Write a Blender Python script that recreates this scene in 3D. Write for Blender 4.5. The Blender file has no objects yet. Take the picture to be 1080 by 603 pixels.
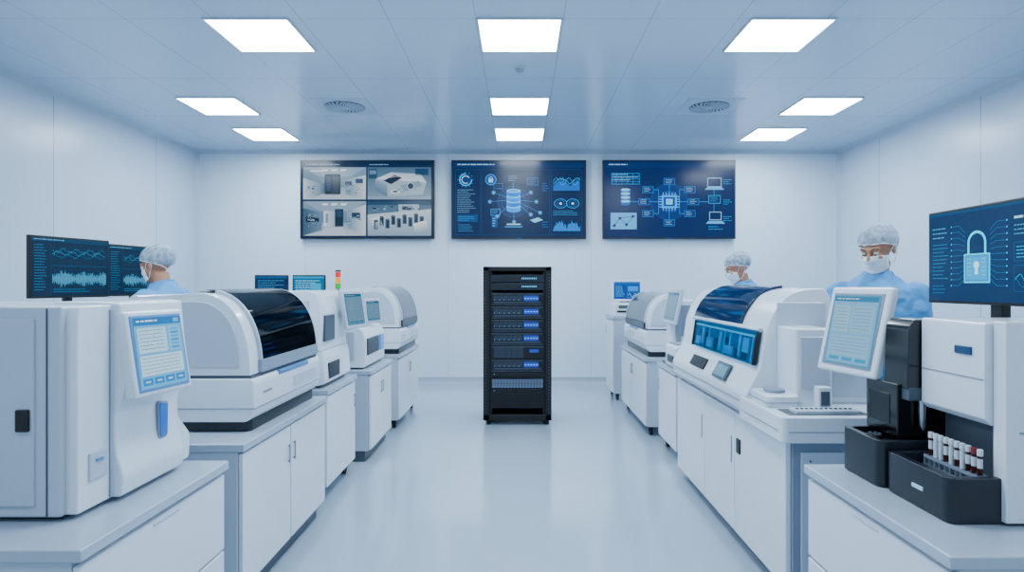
import bpy, bmesh, math, random
from mathutils import Vector, Matrix
random.seed(7)
SC=bpy.context.scene
COL=SC.collection
V=Vector

# ------------------------------------------------------------------ materials
def lin(h):
    h=h.lstrip('#'); r=[int(h[i:i+2],16)/255 for i in (0,2,4)]
    return tuple((c/12.92 if c<=.04045 else ((c+.055)/1.055)**2.4) for c in r)+(1,)
MATS={}
def mat(name,col,rough=.4,metal=0,var=.04,scale=6,bump=0,bscale=40,coat=0,emis=None,es=0,spec=.5):
    if name in MATS: return MATS[name]
    m=bpy.data.materials.new(name); m.use_nodes=True
    nt=m.node_tree; b=nt.nodes['Principled BSDF']
    if isinstance(col,str): col=lin(col)
    b.inputs['Roughness'].default_value=rough; b.inputs['Metallic'].default_value=metal
    b.inputs['Coat Weight'].default_value=coat; b.inputs['Coat Roughness'].default_value=.08
    b.inputs['Specular IOR Level'].default_value=spec
    tc=nt.nodes.new('ShaderNodeTexCoord'); nz=nt.nodes.new('ShaderNodeTexNoise')
    nz.inputs['Scale'].default_value=scale; nz.inputs['Detail'].default_value=3
    nt.links.new(tc.outputs['Object'],nz.inputs['Vector'])
    mx=nt.nodes.new('ShaderNodeMix'); mx.data_type='RGBA'
    mx.inputs['A'].default_value=tuple(c*(1-var) for c in col[:3])+(1,)
    mx.inputs['B'].default_value=tuple(min(1,c*(1+var)) for c in col[:3])+(1,)
    nt.links.new(nz.outputs['Fac'],mx.inputs['Factor'])
    nt.links.new(mx.outputs['Result'],b.inputs['Base Color'])
    if bump:
        n2=nt.nodes.new('ShaderNodeTexNoise'); n2.inputs['Scale'].default_value=bscale; n2.inputs['Detail'].default_value=4
        nt.links.new(tc.outputs['Object'],n2.inputs['Vector'])
        bp=nt.nodes.new('ShaderNodeBump'); bp.inputs['Strength'].default_value=bump; bp.inputs['Distance'].default_value=.01
        nt.links.new(n2.outputs['Fac'],bp.inputs['Height']); nt.links.new(bp.outputs['Normal'],b.inputs['Normal'])
    if emis:
        b.inputs['Emission Color'].default_value=lin(emis) if isinstance(emis,str) else emis
        b.inputs['Emission Strength'].default_value=es
    MATS[name]=m; return m

def seam_mat(name,col,seam,specs,rough=.4,w=.006,var=.02):
    m=mat(name,col,rough,var=var,scale=1.2)
    nt=m.node_tree; b=nt.nodes['Principled BSDF']
    geo=nt.nodes.new('ShaderNodeNewGeometry'); sp=nt.nodes.new('ShaderNodeSeparateXYZ')
    nt.links.new(geo.outputs['Position'],sp.inputs[0])
    acc=None
    def M(op,a,bv=None):
        n=nt.nodes.new('ShaderNodeMath'); n.operation=op
        for i,x in enumerate((a,bv)):
            if x is None: continue
            if isinstance(x,(int,float)): n.inputs[i].default_value=x
            else: nt.links.new(x,n.inputs[i])
        return n.outputs[0]
    for ax,per,off in specs:
        a=M('SUBTRACT',sp.outputs[ax],off-per*50); a=M('DIVIDE',a,per); a=M('FRACT',a)
        a=M('SUBTRACT',a,.5); a=M('ABSOLUTE',a); a=M('GREATER_THAN',a,.5-w/2/per)
        acc=a if acc is None else M('MAXIMUM',acc,a)
    src=b.inputs['Base Color'].links[0].from_socket
    mx=nt.nodes.new('ShaderNodeMix'); mx.data_type='RGBA'
    nt.links.new(acc,mx.inputs['Factor']); nt.links.new(src,mx.inputs['A'])
    mx.inputs['B'].default_value=lin(seam)
    nt.links.new(mx.outputs['Result'],b.inputs['Base Color'])
    return m

WHITE=mat('white_plastic','#d6e0eb',.22,var=.02,coat=.2)
WHITE2=mat('white_panel','#afbdcd',.34,var=.02)
GREYL=mat('light_grey_plastic','#7d8c9f',.4)
GREYM=mat('mid_grey_plastic','#434e5a',.45)
TOP=mat('worktop_laminate','#a3b1c2',.22,var=.03,scale=30)
DARK=mat('dark_grey_plastic','#141a23',.33,bump=.03)
BLACK=mat('black_plastic','#07090e',.35)
GLOSSB=mat('glossy_black_plastic','#05070b',.14,coat=.3)
BLKMET=mat('black_metal','#06080d',.4,metal=.2)
LIDGL=mat('blue_smoked_glass','#0a2444',.05,var=.5,scale=5,spec=.55)
GLASSG=mat('grey_glass','#223040',.1,spec=.5)
LIDBACK=mat('lid_interior','#050b14',.5)
BLUEL=mat('blue_indicator','#0a4fa0',.2,emis='#0a58c8',es=.45)
STRIPB=mat('blue_glossy_inset','#0a4d96',.12,coat=.5,emis='#0a7ae0',es=.45)
BLUEH=mat('pale_blue_plastic','#4a84bc',.3)
BLUELAB=mat('blue_label','#0c3f68',.3)
CHROME=mat('brushed_steel','#b6bfc9',.25,metal=.9)
RED=mat('red_lens','#b0180a',.3,emis='#ff2010',es=.5)
YEL=mat('amber_lens','#d09008',.3,emis='#ffb010',es=.45)
GRN=mat('green_lens','#0f8f2a',.3,emis='#18c040',es=.4)
SKIN=mat('skin','#b57f63',.5,bump=.05,bscale=120)
GOWN=mat('blue_gown','#4190cc',.75,var=.12,scale=9,bump=1,bscale=9)
TROU=mat('blue_trousers','#2f74a8',.8,var=.1,scale=9,bump=.6,bscale=12)
MASK=mat('mask_fabric','#dfe9f2',.8,bump=.15,bscale=60)
HAIR=mat('brown_hair','#241c19',.6,bump=.5,bscale=90)
EYEW=mat('eye_white','#cfcdc9',.25); EYED=mat('eye_iris','#1a100c',.2)
SHOE=mat('white_shoe','#dde3ea',.5)
RUB=mat('black_rubber','#0c0e11',.7)

def hairnet_mat():
    m=bpy.data.materials.new('hairnet_fabric'); m.use_nodes=True; nt=m.node_tree
    b=nt.nodes['Principled BSDF']; b.inputs['Base Color'].default_value=lin('#b3c8dc'); b.inputs['Roughness'].default_value=.7
    out=nt.nodes['Material Output']; tr=nt.nodes.new('ShaderNodeBsdfTransparent'); mx=nt.nodes.new('ShaderNodeMixShader')
    tc=nt.nodes.new('ShaderNodeTexCoord'); nz=nt.nodes.new('ShaderNodeTexNoise'); nz.inputs['Scale'].default_value=34; nz.inputs['Detail'].default_value=2
    nt.links.new(tc.outputs['Object'],nz.inputs['Vector'])
    mr=nt.nodes.new('ShaderNodeMapRange'); mr.inputs['From Min'].default_value=.35; mr.inputs['From Max'].default_value=.65
    mr.inputs['To Min'].default_value=.28; mr.inputs['To Max'].default_value=.62
    nt.links.new(nz.outputs['Fac'],mr.inputs['Value']); nt.links.new(mr.outputs['Result'],mx.inputs[0])
    bp=nt.nodes.new('ShaderNodeBump'); bp.inputs['Strength'].default_value=.5; bp.inputs['Distance'].default_value=.008
    nt.links.new(nz.outputs['Fac'],bp.inputs['Height']); nt.links.new(bp.outputs['Normal'],b.inputs['Normal'])
    nt.links.new(tr.outputs[0],mx.inputs[1]); nt.links.new(b.outputs[0],mx.inputs[2]); nt.links.new(mx.outputs[0],out.inputs['Surface'])
    return m
NET=hairnet_mat()
def clear_mat(name,tint,body,fac):
    m=bpy.data.materials.new(name); m.use_nodes=True; nt=m.node_tree
    b=nt.nodes['Principled BSDF']; b.inputs['Base Color'].default_value=lin(body); b.inputs['Roughness'].default_value=.04
    nz=nt.nodes.new('ShaderNodeTexNoise'); nz.inputs['Scale'].default_value=2
    mr=nt.nodes.new('ShaderNodeMapRange'); mr.inputs['To Min'].default_value=fac-.08; mr.inputs['To Max'].default_value=fac+.08
    nt.links.new(nz.outputs['Fac'],mr.inputs['Value'])
    tr=nt.nodes.new('ShaderNodeBsdfTransparent'); tr.inputs['Color'].default_value=lin(tint); mx=nt.nodes.new('ShaderNodeMixShader')
    nt.links.new(mr.outputs['Result'],mx.inputs[0]); nt.links.new(tr.outputs[0],mx.inputs[1]); nt.links.new(b.outputs[0],mx.inputs[2])
    nt.links.new(mx.outputs[0],nt.nodes['Material Output'].inputs['Surface']); return m
TEAL=clear_mat('teal_glass','#8fe0f6','#0a6a8c',.16)
GLASS=clear_mat('smoked_glass','#7488a0','#03080f',.6)
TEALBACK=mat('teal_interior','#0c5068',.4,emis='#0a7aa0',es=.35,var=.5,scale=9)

def disp_mat():
    m=bpy.data.materials.new('display_pixels'); m.use_nodes=True; nt=m.node_tree; b=nt.nodes['Principled BSDF']
    b.inputs['Base Color'].default_value=(.006,.008,.012,1); b.inputs['Roughness'].default_value=.2; b.inputs['Specular IOR Level'].default_value=.2
    a=nt.nodes.new('ShaderNodeAttribute'); a.attribute_name='Col'
    nt.links.new(a.outputs['Color'],b.inputs['Emission Color']); b.inputs['Emission Strength'].default_value=1.7
    return m
DISP=disp_mat()

# ------------------------------------------------------------------ builders
WP={}
def root(name,loc,label,cat,group=None):
    o=bpy.data.objects.new(name,None); o.empty_display_size=.1; o.location=loc; COL.objects.link(o)
    WP[o.name]=V(loc); o['label']=label; o['category']=cat
    if group: o['group']=group
    return o
def addmesh(name,me,parent=None,mats=(),center=True,bevel=0,seg=2,smooth=True,label=None):
    off=V((0,0,0))
    if center and len(me.vertices):
        cs=[v.co for v in me.vertices]
        off=V([(min(c[i] for c in cs)+max(c[i] for c in cs))/2 for i in range(3)])
        me.transform(Matrix.Translation(-off))
    o=bpy.data.objects.new(name,me); COL.objects.link(o)
    for m in mats: me.materials.append(m)
    if parent is not None:
        o.parent=parent; o.location=off-WP[parent.name]
    else: o.location=off
    WP[o.name]=off.copy()
    if smooth:
        for p in me.polygons: p.use_smooth=True
        if not bevel: me.set_sharp_from_angle(angle=math.radians(38))
    if bevel:
        b=o.modifiers.new('bevel','BEVEL'); b.width=bevel; b.segments=seg; b.limit_method='ANGLE'; b.angle_limit=math.radians(32); b.harden_normals=True
    if label: o['label']=label
    return o
class MB:
    def __init__(s,sx=1): s.bm=bmesh.new(); s.sx=sx
    def v(s,p): return s.bm.verts.new((p[0]*s.sx,p[1],p[2]))
    def f(s,vs,m=0):
        try:
            f=s.bm.faces.new(vs); f.material_index=m; return f
        except ValueError: return None
    def box(s,x0,x1,y0,y1,z0,z1,m=0):
        return s.prism([(x0,y0),(x1,y0),(x1,y1),(x0,y1)],'z',z0,z1,m)
    def prism(s,pts,ax,a,b,m=0):
        def P(p,t): return {'y':(p[0],t,p[1]),'x':(t,p[0],p[1]),'z':(p[0],p[1],t)}[ax]
        A=[s.v(P(p,a)) for p in pts]; B=[s.v(P(p,b)) for p in pts]; n=len(pts)
        s.f(A,m); s.f(B[::-1],m)
        for i in range(n): s.f([A[i],B[i],B[(i+1)%n],A[(i+1)%n]],m)
        return s
    def rings(s,R,m=0,cap=True):
        R=[[s.v(p) for p in r] for r in R]; n=len(R[0])
        for a,b in zip(R,R[1:]):
            for i in range(n): s.f([a[i],a[(i+1)%n],b[(i+1)%n],b[i]],m)
        if cap: s.f(R[0][::-1],m); s.f(R[-1],m)
        return s
    def cyl(s,c,r,h,ax='z',seg=20,r2=None,m=0):
        r2=r if r2 is None else r2; R=[]
        for t,rr in ((0,r),(h,r2)):
            ring=[]
            for i in range(seg):
                a=2*math.pi*i/seg; u,w=rr*math.cos(a),rr*math.sin(a)
                ring.append({'z':(c[0]+u,c[1]+w,c[2]+t),'y':(c[0]+u,c[1]+t,c[2]+w),'x':(c[0]+t,c[1]+u,c[2]+w)}[ax])
            R.append(ring)
        return s.rings(R,m)
    def tub(s,out,inn,z0,zf,z1):
        """open-topped tub: outer and inner outlines (same count), base z0, inner floor zf, rim z1"""
        s.rings([[(x,y,z0) for x,y in out],[(x,y,z1) for x,y in out],[(x,y,z1) for x,y in inn],[(x,y,zf) for x,y in inn]]); return s
    def tube(s,pts,rad,seg=10,m=0,ref=(0,0,1)):
        pts=[V(p) for p in pts]
        if not isinstance(rad,(list,tuple)): rad=[rad]*len(pts)
        R=[]
        for i,p in enumerate(pts):
            t=(pts[min(i+1,len(pts)-1)]-pts[max(i-1,0)]).normalized()
            rf=V(ref)
            if abs(t.dot(rf))>.95: rf=V((0,1,0)) if abs(t.y)<.9 else V((1,0,0))
            a=t.cross(rf).normalized(); b=a.cross(t).normalized()
            r=rad[i]; ra,rb=(r if isinstance(r,(list,tuple)) else (r,r))
            R.append([p+a*ra*math.cos(2*math.pi*k/seg)+b*rb*math.sin(2*math.pi*k/seg) for k in range(seg)])
        return s.rings(R,m)
    def ell(s,c,r,m=0,nu=16,nv=10,M=None):
        c=V(c); R=[]
        for j in range(1,nv):
            ph=math.pi*j/nv
            ring=[]
            for i in range(nu):
                a=2*math.pi*i/nu
                p=V((r[0]*math.sin(ph)*math.cos(a),r[1]*math.sin(ph)*math.sin(a),-r[2]*math.cos(ph)))+c
                ring.append(M@p if M else p)
            R.append(ring)
        return s.rings(R,m)
    def obox(s,c,r,u,w,h,d,m=0,off=0):
        r=V(r).normalized(); u=V(u).normalized(); n=r.cross(u).normalized(); c=V(c)+n*off
        A=[c+r*a*w/2+u*b*h/2 for a,b in ((-1,-1),(1,-1),(1,1),(-1,1))]
        B=[p-n*d for p in A]
        return s.rings([A,B],m)
    def out(s,name,parent=None,mats=WHITE,bevel=0,seg=2,smooth=True,label=None,center=True):
        bmesh.ops.recalc_face_normals(s.bm,faces=s.bm.faces)
        me=bpy.data.meshes.new(name); s.bm.to_mesh(me); s.bm.free()
        if not isinstance(mats,(list,tuple)): mats=[mats]
        return addmesh(name,me,parent,mats,center,bevel,seg,smooth,label)
def rnd(pts,r,seg=5):
    out=[]; n=len(pts)
    for i,p in enumerate(pts):
        p=V(p); a=V(pts[i-1]); b=V(pts[(i+1)%n]); rr=r[i] if isinstance(r,(list,tuple)) else r
        if rr<=0: out.append(tuple(p)); continue
        da=(a-p); db=(b-p); k=min(rr,da.length*.48,db.length*.48)
        p0=p+da.normalized()*k; p1=p+db.normalized()*k
        for j in range(seg+1):
            t=j/seg; q=p0*(1-t)**2+p*2*t*(1-t)+p1*t*t; out.append((q.x,q.y))
    return out
def B(name,parent,x0,x1,y0,y1,z0,z1,m=WHITE,bevel=.004,seg=2,sx=1,label=None):
    return MB(sx).box(x0,x1,y0,y1,z0,z1).out(name,parent,m,bevel,seg,label=label)

# ------------------------------------------------------------------ display canvas (y down, arbitrary units)
class Canvas:
    def __init__(s,w,h,bg,gain=1,sat=1.3): s.w=w; s.h=h; s.P=[]; s.g=gain; s.sat=sat; s.rect(0,0,w,h,bg,0)
    def poly(s,pts,c,l=1):
        c=lin(c); L_=.25*c[0]+.6*c[1]+.15*c[2]
        s.P.append((pts,tuple(max(0,L_+(x-L_)*s.sat)*s.g for x in c[:3])+(1,),l))
    def rect(s,x,y,w,h,c,l=1): s.poly([(x,y),(x+w,y),(x+w,y+h),(x,y+h)],c,l)
    def circ(s,x,y,r,c,l=1,n=20,ry=None):
        ry=ry or r; s.poly([(x+r*math.cos(2*math.pi*i/n),y+ry*math.sin(2*math.pi*i/n)) for i in range(n)],c,l)
    def ring(s,x,y,r,t,c,l=1,a0=0,a1=360,n=20,k=1):
        for i in range(n):
            a=math.radians(a0+(a1-a0)*i/n); b=math.radians(a0+(a1-a0)*(i+1)/n)
            s.poly([(x+(r-t)*math.cos(a),y+k*(r-t)*math.sin(a)),(x+r*math.cos(a),y+k*r*math.sin(a)),(x+r*math.cos(b),y+k*r*math.sin(b)),(x+(r-t)*math.cos(b),y+k*(r-t)*math.sin(b))],c,l)
    def line(s,x0,y0,x1,y1,t,c,l=1):
        d=V((x1-x0,y1-y0)); 
        if d.length<1e-6: return
        n=V((-d.y,d.x)).normalized()*t/2
        s.poly([(x0+n.x,y0+n.y),(x1+n.x,y1+n.y),(x1-n.x,y1-n.y),(x0-n.x,y0-n.y)],c,l)
    def plot(s,pts,t,c,l=1):
        for a,b in zip(pts,pts[1:]): s.line(*a,*b,t,c,l)
    def frame(s,x,y,w,h,t,c,l=1):
        s.rect(x,y,w,t,c,l); s.rect(x,y+h-t,w,t,c,l); s.rect(x,y,t,h,c,l); s.rect(x+w-t,y,t,h,c,l)
    def greek(s,x,y,w,h,c,l=2):
        e=x+w
        while x<e:
            k=min(random.uniform(1.5,4.5)*h,e-x); s.rect(x,y,k,h*.7,c,l); x+=k+h*.6
    def lines(s,x,y,w,n,dy,h,c,l=2):
        for i in range(n): s.greek(x,y+i*dy,w*random.uniform(.6,1),h,c,l)
    def place(s,name,parent,c,r,u,W,H,lift=.0015,label=None):
        r=V(r).normalized(); u=V(u).normalized(); n=r.cross(u).normalized(); u=n.cross(r)
        c=V(c); vs=[]; fs=[]; cols=[]
        for pts,col,l in s.P:
            k=len(vs)
            for p in pts:
                px=min(max(p[0],0),s.w); py=min(max(p[1],0),s.h)
                vs.append(c+r*(px/s.w-.5)*W+u*(.5-py/s.h)*H+n*(lift+l*.0005))
            fs.append(list(range(k,k+len(pts)))); cols.append(col)
        me=bpy.data.meshes.new(name); me.from_pydata(vs,[],fs)
        at=me.color_attributes.new('Col','FLOAT_COLOR','CORNER'); i=0
        for f,col in zip(me.polygons,cols):
            for _ in f.loop_indices: at.data[i].color=col; i+=1
        return addmesh(name,me,parent,[DISP],smooth=False,label=label)

def cv_ui():
    c=Canvas(60,84,'#6fb0de',.75); c.rect(0,0,60,9,'#1f6fae'); c.greek(3,3,26,2.4,'#e8f6ff',2); c.rect(50,2,7,5,'#6fb4e0',2)
    c.rect(3,12,36,30,'#b8daf0'); c.rect(42,12,15,30,'#8fc4e8')
    for i in range(6): c.greek(5,15+i*4.4,30,1.1,'#3b76a0'); c.rect(44,14+i*4.6,11,3,'#3f93cc' if i%2 else '#5fa8d8',2)
    c.rect(3,45,54,24,'#c0dff3')
    for i in range(5): c.greek(5,48+i*4.2,48,1.1,'#4f85ad')
    for i in range(4): c.rect(3+i*14,72,12,8,'#2a7fbe'); c.rect(6+i*14,75,6,2,'#b8d8ee',2)
    return c
def cv_ui2(g=.6):
    c=Canvas(60,84,'#5f97bd',g); c.rect(2,2,56,80,'#86b8da'); c.rect(2,2,56,6,'#3f7ca9',2); c.greek(5,4,30,1.8,'#cfe6f5',3)
    c.rect(5,13,20,32,'#a0c7e1',2); c.rect(28,13,27,32,'#97c0dc',2); c.rect(5,49,50,24,'#98c1dd',2)
    for i in range(7): c.greek(7,16+i*4,15,1,'#4f86a9',3); c.greek(30,16+i*4,22,1,'#5a90b3',3)
    for i in range(5): c.greek(7,52+i*4,45,1,'#5a90b3',3)
    for i in range(3): c.rect(7+i*17,75,13,4,'#4d97c7',2)
    return c
def cv_dark(k=0):
    c=Canvas(81,60,'#071a30',.95,1.25); c.rect(0,0,81,3.4,'#12304a'); c.greek(2,1,30,1.2,'#5f90af')
    c.lines(2.5,7,13,17,2.9,.7,'#37749a'); c.rect(18.5,6,.2,50,'#1c4460')
    for j in range(10): c.rect(20,9+j*4.8,58,.15,'#13344e')
    for j in range(11): c.rect(22+j*5.4,6,.15,50,'#13344e')
    for j in range(3): c.plot([(20+i*.8,12+j*3+1.6*math.sin(i*.35+j*2)+random.uniform(-1.3,1.3)) for i in range(72)],.22,('#3f84af','#4f98c0','#2f7095')[j],2)
    c.rect(19,28,60,.3,'#1c5478')
    for i in range(130):
        h=random.uniform(1,5)+4*abs(math.sin(i*.06))*random.uniform(.3,1.2); c.rect(20+i*.45,42-h,.25,h*2,'#4b90b8' if i%3 else '#6fb0d0',2)
    c.lines(21,53,55,2,2.4,.7,'#37749a')
    return c
def cv_blue():
    c=Canvas(60,36,'#07428c',.8); c.rect(0,0,60,5,'#1c5fa4'); c.lines(4,9,22,6,4,1.6,'#6cb8f0'); c.rect(32,9,24,10,'#2f8fd8'); c.plot([(33+i*2,28-4*math.sin(i)) for i in range(12)],.8,'#9ad8ff',2)
    c.frame(31,21,26,12,.6,'#4aa0e0'); return c
def cv_darkblue():
    c=Canvas(60,36,'#0a2c50',.7); c.rect(0,0,60,4,'#1c5080'); c.lines(4,8,52,6,4.4,1.3,'#5f9cc8'); return c
def cv_cyan():
    c=Canvas(60,36,'#086a9c',.7); c.rect(0,0,60,4,'#1c93bf'); c.lines(4,8,50,6,4.4,1.8,'#9fe2f6'); c.rect(34,14,20,16,'#2ba6cc',3); return c
def cv_cctv():
    c=Canvas(141,83,'#08203f',.62,1.25); c.greek(5,3.2,36,1.2,'#8fb6d8'); c.greek(73,3.2,20,1.2,'#8fb6d8')
    def grad(x,y,w,h,c0,c1,n=14,l=1):
        a=[int(c0[i:i+2],16) for i in (1,3,5)]; b=[int(c1[i:i+2],16) for i in (1,3,5)]
        for i in range(n):
            t=i/(n-1); c.rect(x,y+h*i/n,w,h/n+.02,'#%02x%02x%02x'%tuple(int(p+(q-p)*t) for p,q in zip(a,b)),l)
    def quad(p,c0,c1,l,n=8):
        a=[int(c0[i:i+2],16) for i in (1,3,5)]; b=[int(c1[i:i+2],16) for i in (1,3,5)]
        P=[V(q) for q in p]
        for i in range(n):
            t0,t1=i/n,(i+1)/n; L0=P[0].lerp(P[1],t0);L1=P[0].lerp(P[1],t1);R0=P[3].lerp(P[2],t0);R1=P[3].lerp(P[2],t1); t=i/(n-1)
            c.poly([tuple(L0),tuple(L1),tuple(R1),tuple(R0)],'#%02x%02x%02x'%tuple(int(u+(v-u)*t) for u,v in zip(a,b)),l)
    def q(x,y,w,h):
        grad(x,y,w,h,'#7f97ad','#55708a'); c.poly([(x,y),(x+w,y),(x+w*.75,y+h*.28),(x+w*.25,y+h*.28)],'#8ea5bb',2)
        for i in range(3): c.poly([(x+w*(.3+i*.15),y+h*.06),(x+w*(.4+i*.15),y+h*.06),(x+w*(.39+i*.14),y+h*.12),(x+w*(.31+i*.14),y+h*.12)],'#eef6ff',3)
        quad([(x+w*.25,y+h*.62),(x,y+h),(x+w,y+h),(x+w*.75,y+h*.62)],'#8fa5ba','#b9c9d8',2)
    def junk(x,y,w,h,n,s=1):
        for i in range(n):
            a=random.uniform(x,x+w-5); b=random.uniform(y,y+h-3); c.rect(a,b,random.uniform(.6,4)*s,random.uniform(.4,2)*s,random.choice(['#2a465f','#4d6881','#a3b4c4','#1a2e42','#7a93a9','#8ea5b9']),6)
    q(2,6.5,67.5,35); quad([(25,14),(42,14),(42,36),(25,36)],'#1c2a3b','#0a1420',3); c.rect(26.5,15.5,6,19,'#070e18',4); c.rect(34,16,6,18,'#22344a',4)
    quad([(2,18),(20,24),(20,37),(2,41.5)],'#c9d6e2','#7f97ad',3); quad([(69,15),(46,20),(48,36),(69,41.5)],'#ccd8e3','#7890a7',3)
    quad([(20,24),(26,23),(26,35),(20,36)],'#6d859b','#4a627a',3)
    c.rect(47,22,7,4,'#1b3048',4); c.rect(58,19,8,5,'#2c4864',4); c.rect(10,10,14,1.4,'#f2f8fd',4); junk(4,24,17,13,18,.8); junk(47,24,19,13,18,.8)
    for i in range(8): c.rect(27,17+i*2,4.6,.5,'#3a7ab0',5)
    grad(71,6.5,68,35,'#4f6983','#7b93a9'); quad([(80,19),(96,12),(128,14),(134,23)],'#dbe5ee','#b4c4d3',3); c.poly([(80,19),(134,23),(130,36),(92,39),(79,31)],'#a3b5c6',2)
    quad([(79,20),(79,31),(92,39),(92,25)],'#8aa0b5','#5f7890',4); c.poly([(88,21),(100,15),(108,18),(96,25)],'#142639',5); c.poly([(106,26),(126,21),(129,27),(110,33)],'#7f97ac',5); c.circ(117,27,3.6,'#1b3650',6); c.ring(117,27,3.8,.5,'#dbe5ee',7); c.rect(96,31,9,4,'#e3ebf2',5); c.rect(98,32,5,2,'#24405b',6)
    c.rect(71,38,68,3.5,'#8ba1b6',3); c.rect(122,8,14,7,'#22405e',3); c.rect(72,8,9,11,'#2b4862',3); c.rect(73,10,7,4,'#6d89a4',4); junk(92,28,36,9,16,.6); c.line(84,19,122,14,.3,'#f6faff',7)
    q(2,43.5,67.5,37.5); quad([(2,51),(22,56),(22,75),(2,81)],'#40596f','#6a8298',3); quad([(69,47),(48,54),(50,73),(69,80)],'#cfdae5','#8096ac',3)
    quad([(24,54),(36,54),(36,71),(24,71)],'#dbe5ee','#9fb2c4',4); c.rect(36,52,9,19,'#142538',4); c.rect(37.5,53.5,6,7,'#27405a',5); c.poly([(5,60),(19,62),(19,66),(5,66)],'#12243a',4); c.rect(54,56,9,6,'#1a344e',4); c.poly([(26,72),(44,72),(50,80),(20,80)],'#bccbd9',4)
    junk(5,56,16,18,20,.8); junk(50,58,16,14,16,.8); c.rect(26,57,3,10,'#7a93a9',5)
    grad(71,43.5,68,37.5,'#48627b','#7d95ab'); quad([(71,58),(71,81),(139,81),(139,52)],'#c0cfdc','#8ea4b8',2); c.rect(71,43.5,68,4,'#27435f',2); junk(72,48,64,8,28,.9)
    for i in range(9):
        x=80+i*6.1; y=65-(i%2)*3.4-i*.5; c.rect(x-2.2,y,4.4,9,'#1b2e42',3); c.rect(x-2.2,y,1.4,9,'#3c566e',4); c.circ(x,y,2.3,'#0a1624',5,ry=1.3); c.circ(x,y,1.3,'#4f6a83',6,ry=.7)
    quad([(74,62),(76,74),(88,72),(84,60)],'#dfe8f0','#97abbd',3); c.rect(104,47,22,8,'#a9bbcb',3); c.rect(108,49,10,4,'#1b344e',4); quad([(120,68),(122,78),(136,74),(134,64)],'#e6eef5','#a3b5c6',5)
    return c
def cv_db():
    c=Canvas(142,83,'#051c3a',.85,1.45)
    for i in range(8): c.rect(36,8+i*9.5,68,.15,'#0c2a4c')
    c.rect(1,1,140,6,'#0a264a'); c.greek(5,3,40,1.4,'#a8cdec')
    A='#4fb2f4'; Bc='#2f82c8'
    for x,w in ((3,27),(31,73),(106,33)): c.frame(x,9,w,71,.2,'#174a7c')
    c.circ(14,20,7,'#0b3058',1); c.ring(14,20,7,1.1,A,2,0,270); c.ring(14,20,4.4,.7,'#c8e4f8',3,60,330)
    for i in range(12): c.line(14+7.6*math.cos(i*.52),20+7.6*math.sin(i*.52),14+8.6*math.cos(i*.52),20+8.6*math.sin(i*.52),.4,A,2)
    c.lines(5,31,20,12,2.2,.6,'#7fa8c8'); c.rect(5,58,22,8,'#103c68'); c.lines(6,60,19,3,2,.6,'#5d94c4',3); c.lines(6,69,20,4,2.2,.6,'#5d94c4',3)
    c.circ(41,20,6,'#0f4278',2); c.ring(41,20,6,.5,A,3); c.rect(38.6,19,4.8,4,'#9fd0f4',3); c.ring(41,19,2.2,.6,'#9fd0f4',3,180,360)
    c.circ(65.5,44,17,'#08284e',1); c.ring(65.5,44,17,.25,'#1c5a94',2); c.ring(65.5,44,13,.25,'#1c5a94',2)
    for i in range(4):
        y=52-i*5.6; c.rect(58,y-3,15,4.4,'#1f7fd0' if i%2 else '#3298e4',4+i*2); c.circ(65.5,y+1.4,7.5,'#1f7fd0' if i%2 else '#3298e4',4+i*2,ry=2); c.circ(65.5,y-3,7.5,'#8fd4ff',5+i*2,ry=2); c.circ(65.5,y-3,5.5,'#2a88d4',6+i*2,ry=1.2)
    for x,y in ((40,44),(44,34),(48,60),(84,34),(90,44),(84,58),(94,56),(66,66)):
        c.line(65.5,42,x,y,.3,'#3f8fcc',2); c.circ(x,y,1.8,'#0d3866',3); c.ring(x,y,2,.45,A,4); c.circ(x,y,.7,'#c8e4f8',5)
    c.frame(41,52,10,7,.4,A,3); c.lines(42.5,54,7,2,2,.6,A,4); c.frame(44,24,10,6,.35,Bc,3); c.frame(80,18,12,8,.35,Bc,3); c.lines(82,20,8,3,2,.5,Bc,4)
    c.rect(58,68,15,1.2,'#bfe0f8',4); c.rect(56,71,19,.7,A,4); c.rect(42,60,6,12,'#14477c',3); c.lines(43,62,4,4,2.6,.7,'#9fd0f4',4); c.poly([(83,64),(92,61),(97,64),(88,67)],'#8fc0e4',4)
    c.lines(60,16,12,3,2.4,.6,'#6fa8d4'); c.line(65,23,65,31,.35,A,3); c.lines(96,24,7,4,2.6,.6,Bc,4); c.lines(96,66,7,3,2.6,.6,Bc,4)
    c.poly([(108,32)]+[(108+i*.75,27-8*abs(math.sin(i*.13))*random.uniform(.5,1.1)) for i in range(39)]+[(136.5,32)],'#0f5ea8',2)
    c.plot([(108+i*.75,25-7*abs(math.sin(i*.13))*random.uniform(.7,1.1)) for i in range(39)],.3,'#7fd0ff',3); c.plot([(108+i*1.5,22-4*math.sin(i*.7)) for i in range(20)],.3,A,3)
    c.ring(116,46,7,.5,A,2,k=.75); c.ring(129,46,7,.5,A,2,k=.75); c.ring(116,46,4,.3,Bc,2); c.ring(129,46,4,.3,Bc,2); c.circ(116,46,1.4,'#bfe0f8',3); c.circ(129,46,1.4,'#bfe0f8',3)
    for i in range(36): h=random.uniform(2,6)+6*abs(math.sin(i*.18)); c.rect(108+i*.82,76-h,.5,h,'#3390dc',2)
    c.lines(108,54,28,3,2,.6,'#5d98c6')
    return c
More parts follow.
